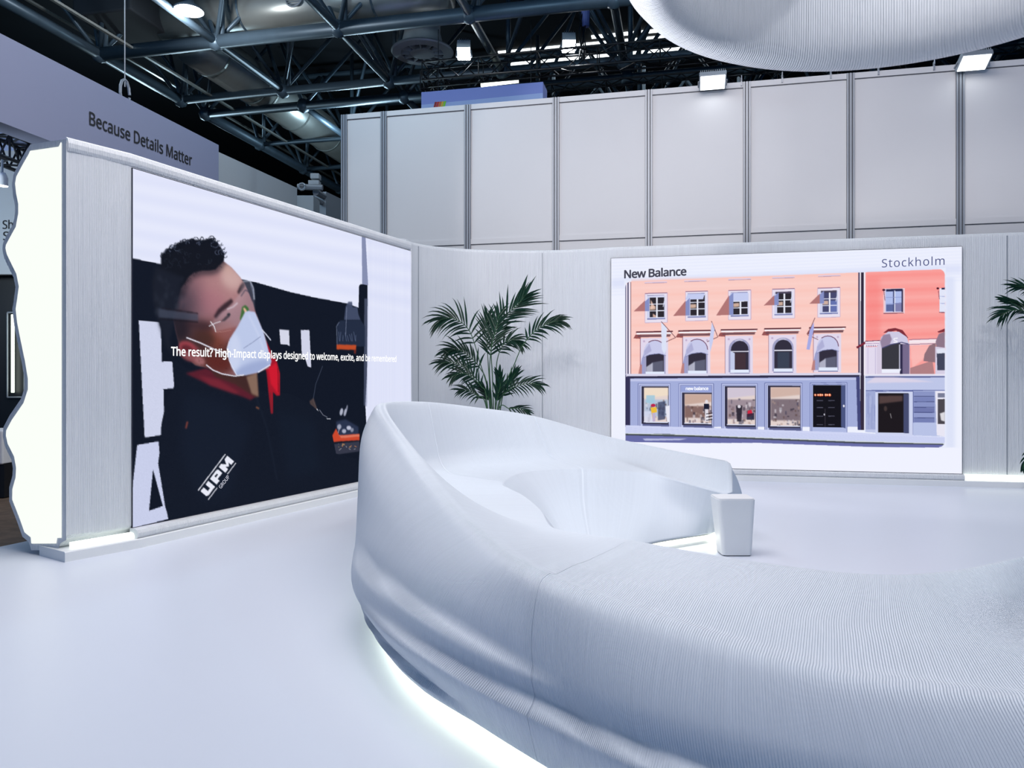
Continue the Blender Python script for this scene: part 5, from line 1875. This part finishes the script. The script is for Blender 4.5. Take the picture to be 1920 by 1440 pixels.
mb = MB()
text(mb, 'Because Details Matter', onF(168, 233.5), onF(360, 311), Z3, (onF(168, 209) - onF(168, 233.5)).z, bold=0.02)
mb.build('lettering', M['letters'], t)
mb = MB()
hp = onF(252, 175)
mb.tube([hp + Z3 * (0.02 + 0.18 * math.sin(q * 0.55)) - FN * 0.15 + HV * (0.09 * math.cos(q * 0.55)) for q in range(12)], 0.02, 6)
mb.tube([hp - FN * 0.15 + Z3 * 0.1, hp - FN * 0.15 + Z3 * 5], 0.008, 5)
mb.build('hanging_wire', M['grey'], t)

# pale wall further along, and equipment on it
p2 = W(410, 285, 12.65)
p3 = W(557, 353, 15.0)
d2 = (Vector((p3.x, p3.y, 0)) - Vector((p2.x, p2.y, 0))).normalized()
n2 = Vector((d2.y, -d2.x, 0))
L2 = (Vector((p3.x, p3.y, 0)) - Vector((p2.x, p2.y, 0))).length
mb = MB()
mb.box(Vector((p2.x, p2.y, 0)) + d2 * (L2 / 2) - n2 * 0.1 + Z3 * (p2.z / 2), (L2, 0.2, p2.z), 0, (d2, n2, Z3))
struct(mb.build('wall_neighbour', M['neigh']), 'pale neighbouring stand wall beyond the lilac fascia', 'wall')
t = thing('equipment_rack', 'dark rigging equipment and pale box above the neighbouring wall end', 'equipment', W(600, 380, 16))
mb = MB()
e0 = W(562, 372, 15.6)
cb = W(578, 372, 15.6)
mb.box((cb.x, cb.y, cb.z / 2), (0.34, 0.5, cb.z))
mb.build('cabinet', M['neigh'], t)
mb = MB()
mb.box(W(592, 332, 15.9), (0.18, 0.2, 0.11)); mb.box(W(590, 344, 15.9), (0.22, 0.2, 0.09))
mb.build('clamp_box', M['neigh'], t, bevel=0.01)
mb = MB()
mb.tube([W(592, 360, 15.8), W(650, 392, 18.5)], 0.07, 8); mb.tube([W(588, 372, 15.8), W(645, 404, 18.5)], 0.05, 8)
mb.tube([W(558, 350, 15.7), W(605, 352, 15.7)], 0.06, 8)
mb.tube([W(566 + 6 * math.cos(q * .6), 350 + 6 * math.sin(q * .6), 15.6) for q in range(11)], 0.025, 6)
mb.build('pipework', M['grey'], t)
mb = MB()
mb.box(W(625, 410, 17), (1.2, 0.3, 0.9), 0, (d2, n2, Z3))
mb.build('panel_box', M['grey'], t)

# stand interior at the far left
YB = 10.6
mb = MB()
mb.box((-8.2, YB, (2.88 + 4.6) / 2), (5.2, 0.1, 4.6 - 2.88))
ob_ = mb.build('wall_stand', M['neigh'])
struct(ob_, 'grey stand wall with black lettering beyond the glowing wall end', 'wall')
mb = MB()
text(mb, 'Sh', W(5, 429, YB - 0.055), W(24, 429, YB - 0.055), Z3, 0.115, bold=0.02)
text(mb, 'S', W(6, 450, YB - 0.055), W(16, 450, YB - 0.055), Z3, 0.115, bold=0.02)
mb.build('lettering', M['letters'], ob_)
mb = MB()
mb.box((-8.2, YB + 0.3, 1.42), (5.2, 0.2, 2.9))
struct(mb.build('wall_dark', M['black']), 'black lower stand wall behind the tube light', 'wall')
mb = MB()
mb.box((-8.8, 9.2, 4.62), (5.2, 2.8, 0.06))
struct(mb.build('ceiling_stand', M['banner2']), 'pale blue soffit of the neighbouring stand', 'ceiling')
t = thing('tube_light', 'vertical bright tube light in a thin frame on the black wall', 'lamp', W(24, 735, 10.74))
mb = MB()
mb.tube([W(24, 590, 10.74), W(24, 736, 10.74)], 0.020, 10)
mb.build('tube', M['tube'], t)
mb = MB()
for p, q in (((14, 586), (46, 586)), ((14, 586), (14, 745)), ((14, 745), (46, 745)), ((46, 586), (46, 745))):
    mb.tube([W(p[0], p[1], 10.78), W(q[0], q[1], 10.78)], 0.012, 6)
mb.build('frame', M['grey'], t)
mb = MB()
c = W(0, 842, 9.6)
t = thing('counter', 'white counter with a dark recessed base at the far edge of the brown floor', 'counter', (c.x, c.y, 0))
mb.box((c.x - 0.35, c.y, (0.38 + 0.80) / 2), (1.1, 0.5, 0.42))
mb.build('body', M['white'], t, bevel=0.02)
mb = MB()
mb.box((c.x - 0.3, c.y, 0.18), (1.0, 0.44, 0.42))
mb.build('base', M['black'], t)
# truss and lamp in there
t = box_truss('lighting_truss', 'black lattice truss behind the wavy glowing wall end', W(-60, 252, 9.4), W(70, 305, 10.4), 0.32, 7, GT)
c = W(4, 348, 9.6)
t = thing('stand_spot', 'white spot lamp under the lattice truss at the far stand', 'lamp', c)
mb = MB()
mb.lathe([(0.001, 0.0), (0.06, 0.0)], c, 20); mb.build('lens', M['lamp'], t)
mb = MB()
mb.lathe([(0.065, -0.005), (0.065, 0.1), (0.04, 0.16), (0.001, 0.16)], c, 20); mb.build('housing', M['white'], t, smooth=True)
mb = MB()
mb.tube([c + Z3 * 0.16, W(4, 300, 9.7)], 0.015, 6); mb.build('stem', M['grey'], t)
t = thing('pendant_shade', 'curved white lamp shade tucked under the lilac fascia', 'lamp', W(0, 222, 9.2))
mb = MB()
q0 = W(0, 214, 9.2)
arc = [W(-8 + 36 * s / 8, 214 + 22 * (s / 8) ** 1.5, 9.2) for s in range(9)]
mb.tube(arc, [0.07 - 0.006 * s for s in range(9)], 12)
mb.build('shade', M['white'], t, smooth=True)
